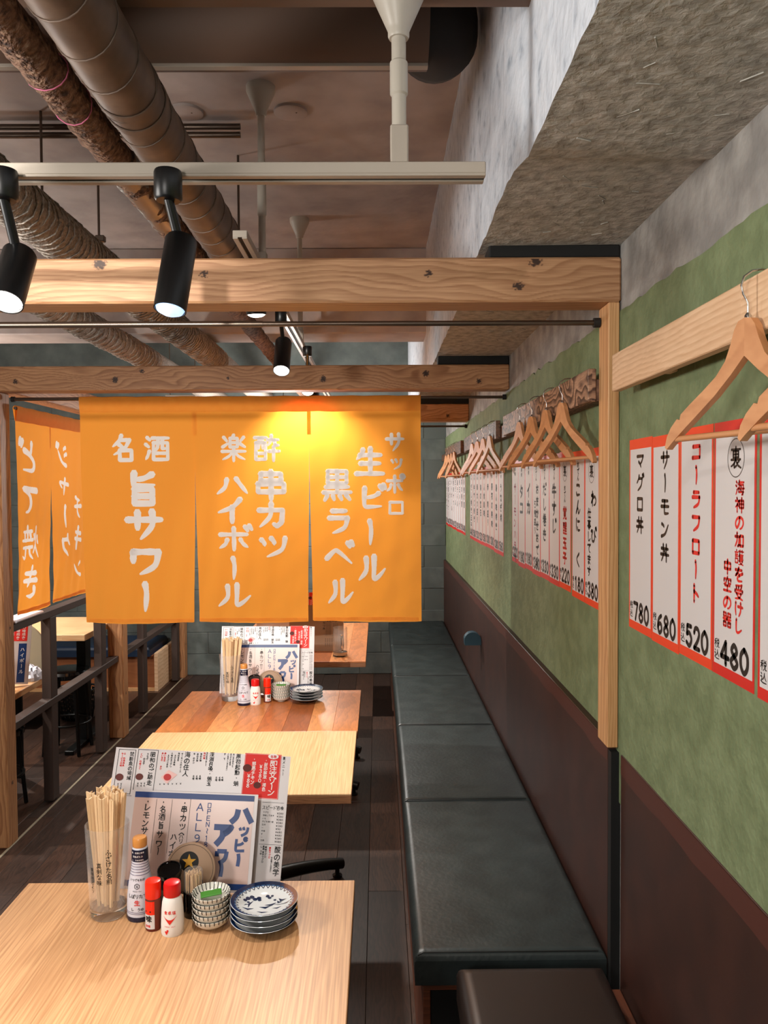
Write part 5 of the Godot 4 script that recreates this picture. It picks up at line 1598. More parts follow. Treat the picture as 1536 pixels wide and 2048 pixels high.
func make_strips() -> void:
	var rng := RandomNumberGenerator.new()
	rng.seed = 5
	var g := "menu strips on the near wall"
	strip("menu strip priced 780, beside the slim timber post", 1.931, 1.770, "orange_print", [["brown_ink", "マグロ丼", 0.0, 0.424, 0.040, 0.050, 14.0]], "780", g, rng)
	strip("menu strip priced 680 in brown brush lettering", 1.769, 1.608, "orange_print", [["brown_ink", "サーモン丼", 0.0, 0.424, 0.040, 0.050, 14.0]], "680", g, rng)
	strip("menu strip priced 520 with one red line of lettering", 1.607, 1.447, "orange_print", [["red_ink", "コーラフロート", 0.004, 0.428, 0.036, 0.046, 16.0]], "520", g, rng)
	strip("menu strip priced 480 with two red lines under a circled sign", 1.446, 1.283, "red_print", [["brown_ink", "(circle)", 0.008, 0.392], ["red_ink", "海神の加護を受けし", 0.024, 0.354, 0.0265, 0.0298, 15.0], ["red_ink", "中空の器", -0.020, 0.214, 0.0265, 0.0315, 15.0]], "480", g, rng)
	strip("menu strip cut off by the right edge of the picture", 1.272, 1.112, "red_print", [["brown_ink", "おまかせ丼", 0.0, 0.424, 0.036, 0.046, 14.0]], "880", g, rng)
	g = "menu strips behind the slim post"
	var b := [3.625, 3.465, 3.305, 3.148, 2.992, 2.836, 2.677, 2.518]
	var far := [["pink lettering, priced 220", "pink_ink", "サーモンハラス", "220", 0.052], ["two signs set low, priced 180", "ink", "タコ", "180", 0.07], ["two signs set high, priced 180", "ink", "イカ", "180", 0.07], ["two columns of signs, priced 380", "ink", "おまかせおでん", "380", 0.047], ["four signs, priced 330", "ink", "だし巻き", "330", 0.056], ["three large signs, priced 330", "ink", "牛すじ", "330", 0.062]]
	for k in 6:
		var f: Array = far[k]
		var items := []
		items.append(["ink", "串焼" if k < 3 else "おでん", 0.0, 0.428, 0.019, 0.020, 14.0])
		items.append([f[1], f[2], 0.022 if k == 3 else 0.0, 0.355, f[4] * 0.82, f[4], 15.0])
		if k == 3:
			items.append(["ink", "5種盛り", -0.022, 0.29, 0.028, 0.034, 14.0])
		strip("menu strip with %s, left of the slim post" % f[0], b[k], b[k + 1], "red_print", items, f[3], g, rng)
	strip("menu strip priced 220 with red lettering under a circled sign", b[6], b[7], "orange_print", [["ink", "(circle)", 0.0, 0.392], ["ink", "おでん", 0.0, 0.345, 0.018, 0.019, 13.0], ["red_ink", "覚醒玉子", 0.0, 0.275, 0.042, 0.050, 15.0]], "220", g, rng)
	strip("menu strip priced 180 with five rounded signs in one column", 2.503, 2.350, "orange_print", [["ink", "おでん", 0.0, 0.425, 0.019, 0.020, 14.0], ["ink", "こんにゃく", 0.0, 0.36, 0.044, 0.054, 15.0]], "180", g, rng)
	strip("menu strip priced 380 with a circled sign, touching the slim post", 2.349, 2.195, "orange_print", [["ink", "(circle)", 0.0, 0.392], ["ink", "わさび", 0.024, 0.335, 0.044, 0.052, 15.0], ["ink", "仕事してます", -0.024, 0.285, 0.030, 0.034, 14.0]], "380", g, rng)
	var ord := ["leftmost", "second", "third", "fourth", "fifth", "sixth", "seventh", "eighth", "ninth", "tenth"]
	var more := [["だし巻き玉子", "480"], ["牛すじ焼き", "580"], ["串カツ盛り", "530"], ["海の宝石", "520"], ["人食魚味", "580"], ["赤身刺盛り", "380"], ["原初の美味", "380"], ["鳥人味焼き", "380"], ["うなぎ焼", "560"]]
	for k in 9:
		strip("%s menu strip of the third row, under the middle brushed rail" % ord[k], 5.287 - 0.157 * k, 5.287 - 0.157 * (k + 1), "red_print", [["ink", "串焼", 0.0, 0.428, 0.020, 0.021, 14.0], ["ink", more[k][0], 0.0, 0.36, 0.040, 0.050, 15.0]], more[k][1], "menu strips under the middle rail", rng)
	var last := [["レモンサワー", "380"], ["名酒旨サワー", "480"], ["コーラ", "280"], ["ハイボール", "380"], ["酔楽サワー", "450"], ["生ビール", "520"], ["黒ラベル", "550"], ["赤玉ハイ", "480"], ["海の美酒", "580"], ["新種の酒", "480"]]
	for k in 10:
		strip("%s menu strip of the farthest row, near the back corner" % ord[k], 7.15 - 0.158 * k, 7.15 - 0.158 * (k + 1), "red_print", [["ink", last[k][0], 0.0, 0.40, 0.044, 0.054, 13.0]], last[k][1], "menu strips near the back corner", rng)

# ---------------------------------------------------------------- things on the tables
const TOP := 0.794

func lerp_prof(prof: Array, y: float) -> float:
	for k in prof.size() - 1:
		if y >= prof[k].y and y <= prof[k + 1].y:
			return lerpf(prof[k].x, prof[k + 1].x, (y - prof[k].y) / maxf(prof[k + 1].y - prof[k].y, 0.00001))
	return prof[prof.size() - 1].x

func make_menu_sheet(at: Vector3, label: String) -> Node3D:
	var t := thing("menu_sheet", label, "menu", at, "large laminated menus")
	t.rotation.x = -0.34
	var st := tool()
	box(st, Vector3(-0.21, 0, -0.0006), Vector3(0.21, 0.297, 0.0), 0.0)
	part(t, "sheet", st, M.laminate)
	var P := func(a: float, b: float) -> Vector2:
		return Vector2((0.28 * a - 20.0) * 0.001157 - 0.21, 0.297 - (0.28 * b - 23.0 - (0.28 * a - 20.0) * 0.077) * 0.00118)
	var ink := PackedVector2Array()
	var red := PackedVector2Array()
	var white := PackedVector2Array()
	var U := 0.28 * 0.00116
	# framed boxes
	for f in [[95.0, 222.0, 105.0, 400.0], [238.0, 388.0, 112.0, 400.0]]:
		frame_tris(ink, P.call(f[0], f[3]), P.call(f[1], f[2]), 0.0012)
	# headings: text, a, first b, pitch
	for h in [["禁断魚の領域", 195, 118, 33.5, 32], ["昭和のご馳走", 350, 122, 39.5, 37], ["海の住人", 605, 128, 44, 42], ["深淵召喚・蛸玉", 785, 135, 34, 33], ["原初起動・蛸", 983, 152, 38, 36]]:
		column(ink, h[0], P.call(h[1], h[2]), h[4] * U, h[3] * U, 14.0, 1.0, 0.2)
	column(ink, "裏メニュー", P.call(1320, 182), 24 * U, 27 * U, 12.0, 0.95, 0.3)
	column(ink, "酸の美学", P.call(1330, 782), 46 * U, 50 * U, 13.0, 0.95, 0.2)
	row(ink, "スピード召喚", P.call(1192, 522), 27 * U, 26 * U, 11.0, 0.9)
	# small columns
	var small := [["うなぎ上手", 312, 130, 16.0], ["白身の玉子", 290, 130, 16.0], ["サーモン人のエース", 565, 135, 15.0], ["海の宝石", 540, 132, 15.0], ["とろける赤味", 515, 132, 15.0], ["人味の玉コアつ", 490, 130, 15.0], ["とろスパリまき", 465, 130, 15.0], ["海の文物", 705, 140, 15.0], ["赤の文物", 680, 140, 15.0], ["牛肉のタコ", 655, 138, 15.0], ["4種", 715, 292, 16.0], ["6種", 692, 292, 16.0], ["8種", 668, 292, 16.0], ["4種", 880, 306, 16.0], ["6種", 860, 306, 16.0], ["8種", 836, 306, 16.0], ["すべて", 880, 145, 16.0], ["海のま前で新しく", 748, 135, 12.0], ["深い海の味をどうぞ", 945, 150, 12.0], ["まろやかな酸味", 925, 148, 12.0], ["人に美味しい海の味わい", 905, 146, 11.0],
		["酸味マグロ", 1245, 780, 15.0], ["黒酒 美学マグロ", 1228, 775, 15.0], ["しょうゆ", 1212, 775, 15.0], ["海の器ざしの味わい", 1292, 850, 11.0]]
	for s in small:
		column(ink, s[0], P.call(s[1], s[2]), s[3] * 0.95 * U, s[3] * 1.03 * U, 16.0, 1.0, 0.0)
	for s in [["くじらの味こく", 265, 130, 16.0], ["ふぐの深海魚", 142, 122, 16.0], ["サービスの味", 124, 122, 16.0], ["赤い宝石", 440, 128, 16.0], ["赤い宝石ぶっかけ", 420, 128, 15.0], ["海の味", 730, 136, 16.0], ["酸色マグロ", 1275, 785, 15.0]]:
		column(red, s[0], P.call(s[1], s[2]), s[3] * 0.95 * U, s[3] * 1.03 * U, 17.0, 1.0, 0.0)
	for b in 10:
		row(ink, "¥%d" % [280, 380, 280, 380, 280, 90, 480, 480, 380, 480][b], P.call(1302, 566 + 20.6 * b), 13 * U, 12 * U, 14.0, 0.9)
		row(ink, ["マグロ", "海味してます", "いも", "子ども味つま", "石焼", "一", "牛味", "す", "一", "文商品"][b], P.call(1200, 554 + 20.6 * b), 13 * U, 14 * U, 12.0, 1.0)
	for a in [124, 146]:
		column(ink, "¥580", P.call(a, 330), 15 * U, 16 * U, 12.0)
	for a in [268, 293, 316]:
		column(ink, "¥4", P.call(a, 330), 15 * U, 16 * U, 12.0)
	for k in 6:
		column(ink, "¥", P.call(430 + 30 * k, 340), 14 * U, 16 * U, 12.0)
	for ln in [[1190, 1346, 488], [1190, 1360, 765], [95, 388, 411]]:
		var la: Vector2 = P.call(ln[0], ln[2])
		rect_tris(ink, la, Vector2(P.call(ln[1], ln[2]).x, la.y + 0.0007))
	# red order box
	var box_a: Vector2 = P.call(1030, 452)
	var box_b: Vector2 = P.call(1300, 168)
	rect_tris(red, box_a, box_b)
	frame_tris(white, box_a + Vector2(0.0012, 0.0012), box_b - Vector2(0.0012, 0.0012), 0.0005)
	disc_tris(white, P.call(1240, 178), Vector2(0.0125, 0.0062))
	column(white, "即注文ゾーン", P.call(1246, 205), 44 * U, 40.5 * U, 13.0, 1.25, 0.2)
	column(white, "・封印解放・褐色", P.call(1190, 190), 28 * U, 28.5 * U, 13.0, 0.95, 0.0)
	column(white, "¥380", P.call(1155, 232), 28 * U, 32 * U, 13.0, 0.9, 0.0)
	column(white, "・邪悪チキン", P.call(1102, 178), 31 * U, 32 * U, 13.0, 0.95, 0.0)
	column(white, "¥88", P.call(1072, 292), 30 * U, 33 * U, 13.0, 0.9, 0.0)
	part(t, "red_print", flat_print(red, 0.0004), M.red_ink, "red printed box and lines")
	part(t, "black_print", flat_print(ink, 0.0004), M.ink, "black printed columns of dishes")
	part(t, "white_print", flat_print(white, 0.0008), M.white_ink, "white lettering in the red box")
	var oval := PackedVector2Array()
	row(oval, "名物", P.call(1218, 178), 22 * U, 22 * U, 13.0)
	part(t, "oval_lettering", flat_print(oval, 0.0012), M.red_ink)
	for d in [["meat_print", 127, 290, 0.0118], ["meat_print", 272, 292, 0.0112], ["meat_print", 1055, 252, 0.013], ["meat_print", 1140, 372, 0.011], ["tuna_print", 478, 300, 0.0115]]:
		var o := PackedVector2Array()
		disc_tris(o, P.call(d[1], d[2]), Vector2(d[3], d[3] * 0.85) * 0.8, 13)
		part(t, "food_picture", flat_print(o, 0.0011), M[d[0]], "small picture of food")
	var pl := PackedVector2Array()
	pl.append_array([P.call(430, 300), P.call(480, 250), P.call(548, 285), P.call(430, 300), P.call(548, 285), P.call(480, 345)])
	part(t, "food_picture", flat_print(pl, 0.0008), M.salmon_print, "small picture of a plate")
	return t

func make_happy_sheet(at: Vector3, label: String) -> Node3D:
	var t := thing("happy_hour_sheet", label, "menu", at, "blue banded drink menus")
	t.rotation.x = -0.34
	var st := tool()
	box(st, Vector3(-0.1475, 0, -0.0006), Vector3(0.1475, 0.21, 0.0), 0.0)
	part(t, "sheet", st, M.laminate)
	var P := func(a: float, b: float) -> Vector2:
		return Vector2((a - 728.0) * 0.000316, 0.21 - (b - 365.0 - (a - 262.0) * 0.043) * 0.000316)
	var U := 0.000316
	var tint := PackedVector2Array()
	rect_tris(tint, Vector2(-0.139, 0.006), Vector2(0.139, 0.2045))
	part(t, "pink_ground", flat_print(tint, 0.0003), M.pink_sheet)
	var blue := PackedVector2Array()
	rect_tris(blue, Vector2(-0.139, 0.1945), Vector2(0.139, 0.2070))
	rect_tris(blue, Vector2(-0.139, 0.006), Vector2(0.139, 0.0185))
	for i in [["ハ", 1085, 545, 175, 145, 22.0], ["ッ", 1108, 652, 86, 80, 20.0], ["ピ", 1090, 748, 96, 104, 15.0], ["ー", 1086, 848, 90, 92, 22.0], ["ア", 955, 680, 150, 150, 22.0], ["ワ", 965, 822, 96, 110, 22.0], ["ー", 970, 915, 90, 92, 24.0]]:
		sign_tris(blue, i[0], P.call(i[1], i[2]), Vector2(i[3], i[4]) * U, i[5] * 1.15, -1.0, 1.0)
	var ys := [478, 520, 565, 607, 652, 700, 742]
	for k in 7:
		sign_tris(blue, "OPEN〜18"[k], P.call(843, ys[k]), Vector2(36, 37) * U, 13.0, 0.0, 1.0)
	ys = [488, 556, 626, 702]
	for k in 4:
		sign_tris(blue, "ALL9"[k], P.call(775, ys[k]), Vector2(54, 56) * U, 12.0, 0.0, 1.0)
	part(t, "blue_print", flat_print(blue, 0.0008), M.blue_ink, "blue bands and large blue lettering")
	var ink := PackedVector2Array()
	for c in [["・串カツ（バリ", 660, [460, 505, 562, 620, 660, 688, 720]], ["ハイボ", 605, [690, 746, 800]], ["・名酒旨サワー", 503, [453, 500, 552, 610, 672, 735, 786]], ["・レモンサワー", 388, [447, 486, 540, 596, 646, 700, 755]]]:
		var text: String = c[0]
		for k in text.length():
			sign_tris(ink, text[k], P.call(c[1], c[2][k]), Vector2(50, 50) * U * (0.7 if text[k] in ["バ", "リ"] else 1.0), 13.0, 0.5, 1.0)
	for a in [450, 565, 700]:
		rect_tris(ink, P.call(a, 800), P.call(a + 2.0, 432))
	part(t, "black_print", flat_print(ink, 0.0008), M.ink, "black lettering of the drinks")
	return t

func make_glass(at: Vector3, label: String) -> Node3D:
	var t := thing("chopstick_glass", label, "glass", at, "tall chopstick glasses")
	var st := tool()
	lathe(st, v2([0.0385, 0.0225, 0.0465, 0.196, 0.0463, 0.200, 0.0445, 0.200, 0.0440, 0.196, 0.0365, 0.0225]), 40)
	part(t, "tumbler", st, M.clear_glass)
	st = tool()
	lathe(st, v2([0.0, 0.0, 0.034, 0.0, 0.0375, 0.004, 0.0385, 0.022, 0.0, 0.022]), 40)
	part(t, "thick_base", st, M.solid_glass, "thick glass base")
	var tris := PackedVector2Array()
	column(tris, "ふざけた名前", Vector2(0.016, 0.160), 0.0125, 0.0128, 11.0, 0.95, 0.4, 0.004)
	column(tris, "真剣な味", Vector2(-0.004, 0.132), 0.0120, 0.0125, 11.0, 0.95, 0.4, 0.004)
	column(tris, "裏表商店より", Vector2(-0.021, 0.120), 0.0090, 0.0093, 11.0, 0.95, 0.4, 0.004)
	part(t, "printing", round_print(tris, func(y: float) -> float: return 0.0385 + 0.008 * (y - 0.02) / 0.176, 0.0005), M.ink, "black lettering printed on the glass")
	return t

func make_chopsticks(at: Vector3, n: int, which: String, seed_: int, side: float) -> void:
	var rng := RandomNumberGenerator.new()
	rng.seed = seed_
	var st := tool()
	for s in [-1, 1]:
		var w0 := 0.0022
		var poly := PackedVector2Array([Vector2(s * 0.0002, 0), Vector2(s * (w0 + 0.0002), 0), Vector2(s * 0.0062, 0.240), Vector2(s * 0.0006, 0.237), Vector2(s * 0.0002, 0.150)])
		prism(st, poly, -0.0026, 0.0026)
	var shape := st.commit()
	for k in n:
		var a := TAU * k * 0.381966 + 0.3
		var r := sqrt((k + 0.5) / n)
		var foot := Vector3(cos(a), 0, sin(a)) * 0.023 * r
		var top := Vector3(cos(a) * 0.040 + side * 0.008, 0, sin(a) * 0.036) * r
		var t := thing("chopsticks", "disposable wooden chopsticks standing in the %s" % which, "chopsticks", at + foot + Vector3(0, 0.0235, 0), "chopsticks in the %s" % which)
		var up := (top + Vector3(0, 0.2, 0) - foot).normalized()
		var f := Vector3(rng.randf_range(-0.6, 0.6), 0, 1)
		var x := up.cross(f).normalized() * -1.0
		t.basis = Basis(x, up, x.cross(up)).orthonormalized()
		var o := MeshInstance3D.new()
		o.name = "sticks"
		o.mesh = shape
		o.material_override = M.chopstick
		t.add_child(o)
		t.position += up * rng.randf_range(0.0, 0.010)

func make_soy(at: Vector3, label: String) -> Node3D:
	var t := thing("soy_sauce_bottle", label, "bottle", at, "soy sauce bottles")
	var prof := v2([0.0275, 0.0, 0.0285, 0.004, 0.0285, 0.012, 0.0285, 0.03, 0.0278, 0.05, 0.0245, 0.078, 0.0205, 0.100, 0.0185, 0.112, 0.0172, 0.128, 0.0165, 0.150, 0.015, 0.154])
	var st := tool()
	lathe(st, [Vector2(0, 0)] + prof + [Vector2(0, 0.155)], 32)
	part(t, "body", st, M.bottle_white)
	var rad := func(y: float) -> float: return lerp_prof(prof, y)
	st = tool()
	lathe(st, v2([0.0, 0.1545, 0.0148, 0.1545, 0.0152, 0.157, 0.0152, 0.170, 0.0135, 0.1735, 0.0, 0.1742]), 28)
	part(t, "cap", st, M.gold_cap, "gold coloured cap")
	for b in [[0.0, 0.011, "bottle_navy"], [0.126, 0.151, "bottle_navy"]]:
		st = tool()
		var pr := []
		for k in 7:
			var y: float = lerpf(b[0], b[1], k / 6.0)
			pr.append(Vector2(rad.call(y) + 0.0005, y))
		lathe(st, pr, 32)
		part(t, "navy_band", st, M[b[2]], "navy label band")
	for y in [0.121, 0.1155, 0.110, 0.1045, 0.0985, 0.021, 0.0175]:
		st = tool()
		lathe(st, [Vector2(rad.call(y) + 0.0004, y), Vector2(rad.call(y) + 0.0006, y + 0.0005), Vector2(rad.call(y + 0.001) + 0.0004, y + 0.001)], 32)
		part(t, "stripe", st, M.bottle_stripe)
	var ink := PackedVector2Array()
	row(ink, "いつでも新鮮", Vector2(-0.0165, 0.0895), 0.0052, 0.0055, 11.0)
	var hex := PackedVector2Array()
	for k in 7:
		hex.append(Vector2(0, 0.0765) + Vector2.from_angle(PI / 6 + TAU * k / 6) * 0.0062)
	for k in 6:
		var d := hex[k].lerp(Vector2(0, 0.0765), 0.2)
		var e := hex[k + 1].lerp(Vector2(0, 0.0765), 0.2)
		for p in [hex[k], hex[k + 1], e, hex[k], e, d]:
			ink.append(p)
	row(ink, "玉", Vector2(-0.0024, 0.0765), 0.0048, 0.005, 14.0)
	row(ink, "キッコーマン", Vector2(-0.009, 0.0665), 0.003, 0.0031, 14.0)
	row(ink, "しぼりたて", Vector2(-0.0205, 0.0562), 0.0082, 0.0084, 12.0)
	row(ink, "しょうゆ", Vector2(-0.0130, 0.0285), 0.0070, 0.0070, 12.0)
	part(t, "black_print", round_print(ink, rad, 0.0006), M.ink)
	var red := PackedVector2Array()
	row(red, "生", Vector2(-0.0055, 0.0425), 0.0125, 0.01, 13.0)
	part(t, "red_print", round_print(red, rad, 0.0006), M.red_ink)
	var wh := PackedVector2Array()
	row(wh, "酸化を前に味を", Vector2(-0.0135, 0.1455), 0.0036, 0.0039, 13.0)
	row(wh, "空色ボトル", Vector2(-0.0105, 0.1375), 0.0040, 0.0043, 13.0)
	row(wh, "しょうゆの味わ", Vector2(-0.0125, 0.1300), 0.0032, 0.0036, 13.0)
	part(t, "white_print", round_print(wh, rad, 0.0011), M.white_ink)
	return t

func make_chili(at: Vector3, label: String) -> Node3D:
	var t := thing("chili_shaker", label, "shaker", at, "chili shakers")
	var st := tool()
	lathe(st, v2([0.0, 0.0, 0.0150, 0.0, 0.0160, 0.002, 0.0160, 0.064, 0.0150, 0.068, 0.0, 0.068]), 28)
	part(t, "jar", st, M.chili, "jar of ground red chili")
	st = tool()
	lathe(st, v2([0.0, 0.0675, 0.0160, 0.0675, 0.0165, 0.070, 0.0165, 0.098, 0.0155, 0.1025, 0.012, 0.1035, 0.0, 0.1035]), 28)
	part(t, "cap", st, M.orange_cap, "bright orange cap")
	var r := func(_y: float) -> float: return 0.0160
	var wt := PackedVector2Array()
	var og := PackedVector2Array()
	for k in 12:
		var u0 := -0.022 + 0.0024 * k
		rect_tris(wt, Vector2(u0, 0.006), Vector2(u0 + 0.0024, 0.046))
		rect_tris(og, Vector2(u0, 0.036), Vector2(u0 + 0.0024, 0.064))
	part(t, "label_ground", round_print(wt, r, 0.0003), M.paper)
	part(t, "label_top", round_print(og, r, 0.0005), M.orange_cap)
	var ink := PackedVector2Array()
	row(ink, "一", Vector2(-0.013, 0.043), 0.012, 0.01, 26.0)
	row(ink, "味", Vector2(-0.013, 0.028), 0.0135, 0.01, 17.0)
	part(t, "black_print", round_print(ink, r, 0.0008), M.ink)
	var red := PackedVector2Array()
	row(red, "赤味", Vector2(-0.014, 0.0125), 0.006, 0.0062, 14.0)
	part(t, "red_print", round_print(red, r, 0.0008), M.red_ink)
	return t

func make_salt(at: Vector3, label: String) -> Node3D:
	var t := thing("salt_shaker", label, "shaker", at, "salt shakers")
	var prof := v2([0.0225, 0.0, 0.0235, 0.003, 0.0235, 0.02, 0.0222, 0.05, 0.0205, 0.066, 0.0185, 0.074, 0.0165, 0.079])
	var st := tool()
	lathe(st, [Vector2(0, 0)] + prof + [Vector2(0, 0.0795)], 32)
	part(t, "jar", st, M.salt, "jar filled with white salt")
	st = tool()
	lathe(st, v2([0.0, 0.079, 0.0172, 0.079, 0.0178, 0.081, 0.0178, 0.100, 0.0165, 0.1055, 0.013, 0.107, 0.0, 0.107]), 28)
	part(t, "cap", st, M.red_cap, "red cap")
	var rad := func(y: float) -> float: return lerp_prof(prof, y)
	var red := PackedVector2Array()
	row(red, "食卓塩", Vector2(-0.0125, 0.051), 0.0075, 0.0085, 13.0)
	for k in 10:   # chevron
		var a := -0.014 + 0.0028 * k
		var b := a + 0.0028
		var f := func(u: float) -> float: return 0.0435 - 0.017 * (1.0 - absf(u) / 0.014)
		var g := func(u: float) -> float: return 0.0440 - 0.0075 * (1.0 - (u / 0.014) * (u / 0.014))
		for p in [Vector2(a, f.call(a)), Vector2(b, f.call(b)), Vector2(b, g.call(b)), Vector2(a, f.call(a)), Vector2(b, g.call(b)), Vector2(a, g.call(a))]:
			red.append(p)
	row(red, "TABLE SALT", Vector2(-0.0115, 0.0225), 0.0026, 0.0023, 12.0, 0.8)
	for c in [[-0.0085, 0.0115], [-0.0055, 0.0115], [-0.007, 0.0085], [-0.0045, 0.0145]]:
		disc_tris(red, Vector2(c[0], c[1]), Vector2(0.0021, 0.0021), 10)
	part(t, "red_print", round_print(red, rad, 0.0005), M.red_ink)
	return t

func make_canister(at: Vector3, label: String) -> Node3D:
	var t := thing("black_canister", label, "canister", at, "black canisters")
	var st := tool()
	lathe(st, v2([0.0, 0.0, 0.023, 0.0, 0.0245, 0.002, 0.0245, 0.080, 0.022, 0.083, 0.0, 0.083]), 28)
	part(t, "body", st, M.black_lacquer)
	st = tool()
	lathe(st, v2([0.0, 0.002, 0.0225, 0.002, 0.0235, 0.0045, 0.0255, 0.004, 0.026, 0.0, 0.026, -0.008, 0.0245, -0.009]), 32, Transform3D(Basis(Vector3.RIGHT, 0.30), Vector3(0, 0.094, 0)))
	part(t, "lid", st, M.black_lacquer)
	return t

func make_picks(at: Vector3, label: String) -> Node3D:
	var t := thing("toothpick_holder", label, "holder", at, "toothpick holders")
	var st := tool()
	lathe(st, v2([0.0, 0.0, 0.021, 0.0, 0.022, 0.003, 0.022, 0.050, 0.020, 0.053, 0.0, 0.053]), 28)
	part(t, "base", st, M.black_lacquer)
	st = tool()
	lathe(st, v2([0.0200, 0.053, 0.0205, 0.056, 0.0205, 0.094, 0.019, 0.098, 0.0, 0.099]), 28)
	part(t, "clear_cover", st, M.clear_glass, "clear plastic cover")
	st = tool()
	var rng := RandomNumberGenerator.new()
	rng.seed = 3
	for k in 60:
		var a := TAU * k * 0.381966
		var r := 0.0175 * sqrt((k + 0.5) / 60.0)
		var p := Vector3(cos(a) * r, 0.0535, sin(a) * r)
		tube(st, [p, p + Vector3(rng.randf_range(-0.001, 0.001), 0.037 + rng.randf_range(0, 0.004), rng.randf_range(-0.001, 0.001))], 0.0011, 5)
	part(t, "toothpicks", st, M.toothpick, "bundle of toothpicks").set_meta("kind", "stuff")
	return t

func make_coaster(at: Vector3, label: String) -> Node3D:
	var t := thing("round_coaster", label, "coaster", at, "round coasters")
	t.rotation.x = -0.25
	var flat := Basis(Vector3.RIGHT, PI / 2)
	var st := tool()
	lathe(st, v2([0.0, -0.002, 0.0535, -0.002, 0.055, -0.001, 0.055, 0.001, 0.0535, 0.002, 0.0, 0.002]), 48, Transform3D(flat, Vector3(0, 0.0565, 0)))
	part(t, "card", st, M.coaster_card)
	var ring := PackedVector2Array()
	ring_tris(ring, Vector2(0, 0.0565), Vector2(0.0505, 0.0505), 0.0007, 48)
	disc_tris(ring, Vector2(-0.004, 0.071), Vector2(0.0215, 0.0215), 32)
	sign_tris(ring, "0", Vector2(0.025, 0.028), Vector2(0.009, 0.011), 26.0, 0.0, 1.0)
	part(t, "black_print", flat_print(ring, 0.0024), M.ink)
	var star := PackedVector2Array()
	for k in 5:
		var a := PI / 2 + TAU * k / 5
		var c := Vector2(-0.004, 0.071)
		for p in [c, c + Vector2.from_angle(a) * 0.0165, c + Vector2.from_angle(a + PI / 5) * 0.0066, c, c + Vector2.from_angle(a) * 0.0165, c + Vector2.from_angle(a - PI / 5) * 0.0066]:
			star.append(p)
	part(t, "star", flat_print(star, 0.0028), M.star_gold, "gold star")
	return t

func make_bowl(at: Vector3, label: String, group: String) -> Node3D:
	var t := thing("small_bowl", label, "bowl", at, group)
	var st := tool()
	lathe(st, v2([0.0, 0.0, 0.017, 0.0, 0.018, 0.003, 0.028, 0.006, 0.036, 0.013, 0.0395, 0.022, 0.0400, 0.0245, 0.0385, 0.0245, 0.0345, 0.015, 0.026, 0.009, 0.0, 0.006]), 40)
	part(t, "body", st, M.bowl_white)
	st = tool()
	for k in 26:
		var a := TAU * k / 26
		var dir := Vector3(cos(a), 0, sin(a))
		var path := [dir * 0.0385 + Vector3(0, 0.0185, 0), dir * 0.0402 + Vector3(0, 0.0235, 0), dir * 0.0393 + Vector3(0, 0.0250, 0), dir * 0.0378 + Vector3(0, 0.0232, 0), dir * 0.0350 + Vector3(0, 0.0165, 0), dir * 0.0312 + Vector3(0, 0.0128, 0)]
		tube(st, path, 0.0009, 5)
	part(t, "rim_strokes", st, M.navy_glaze, "dark painted strokes round the rim")
	return t

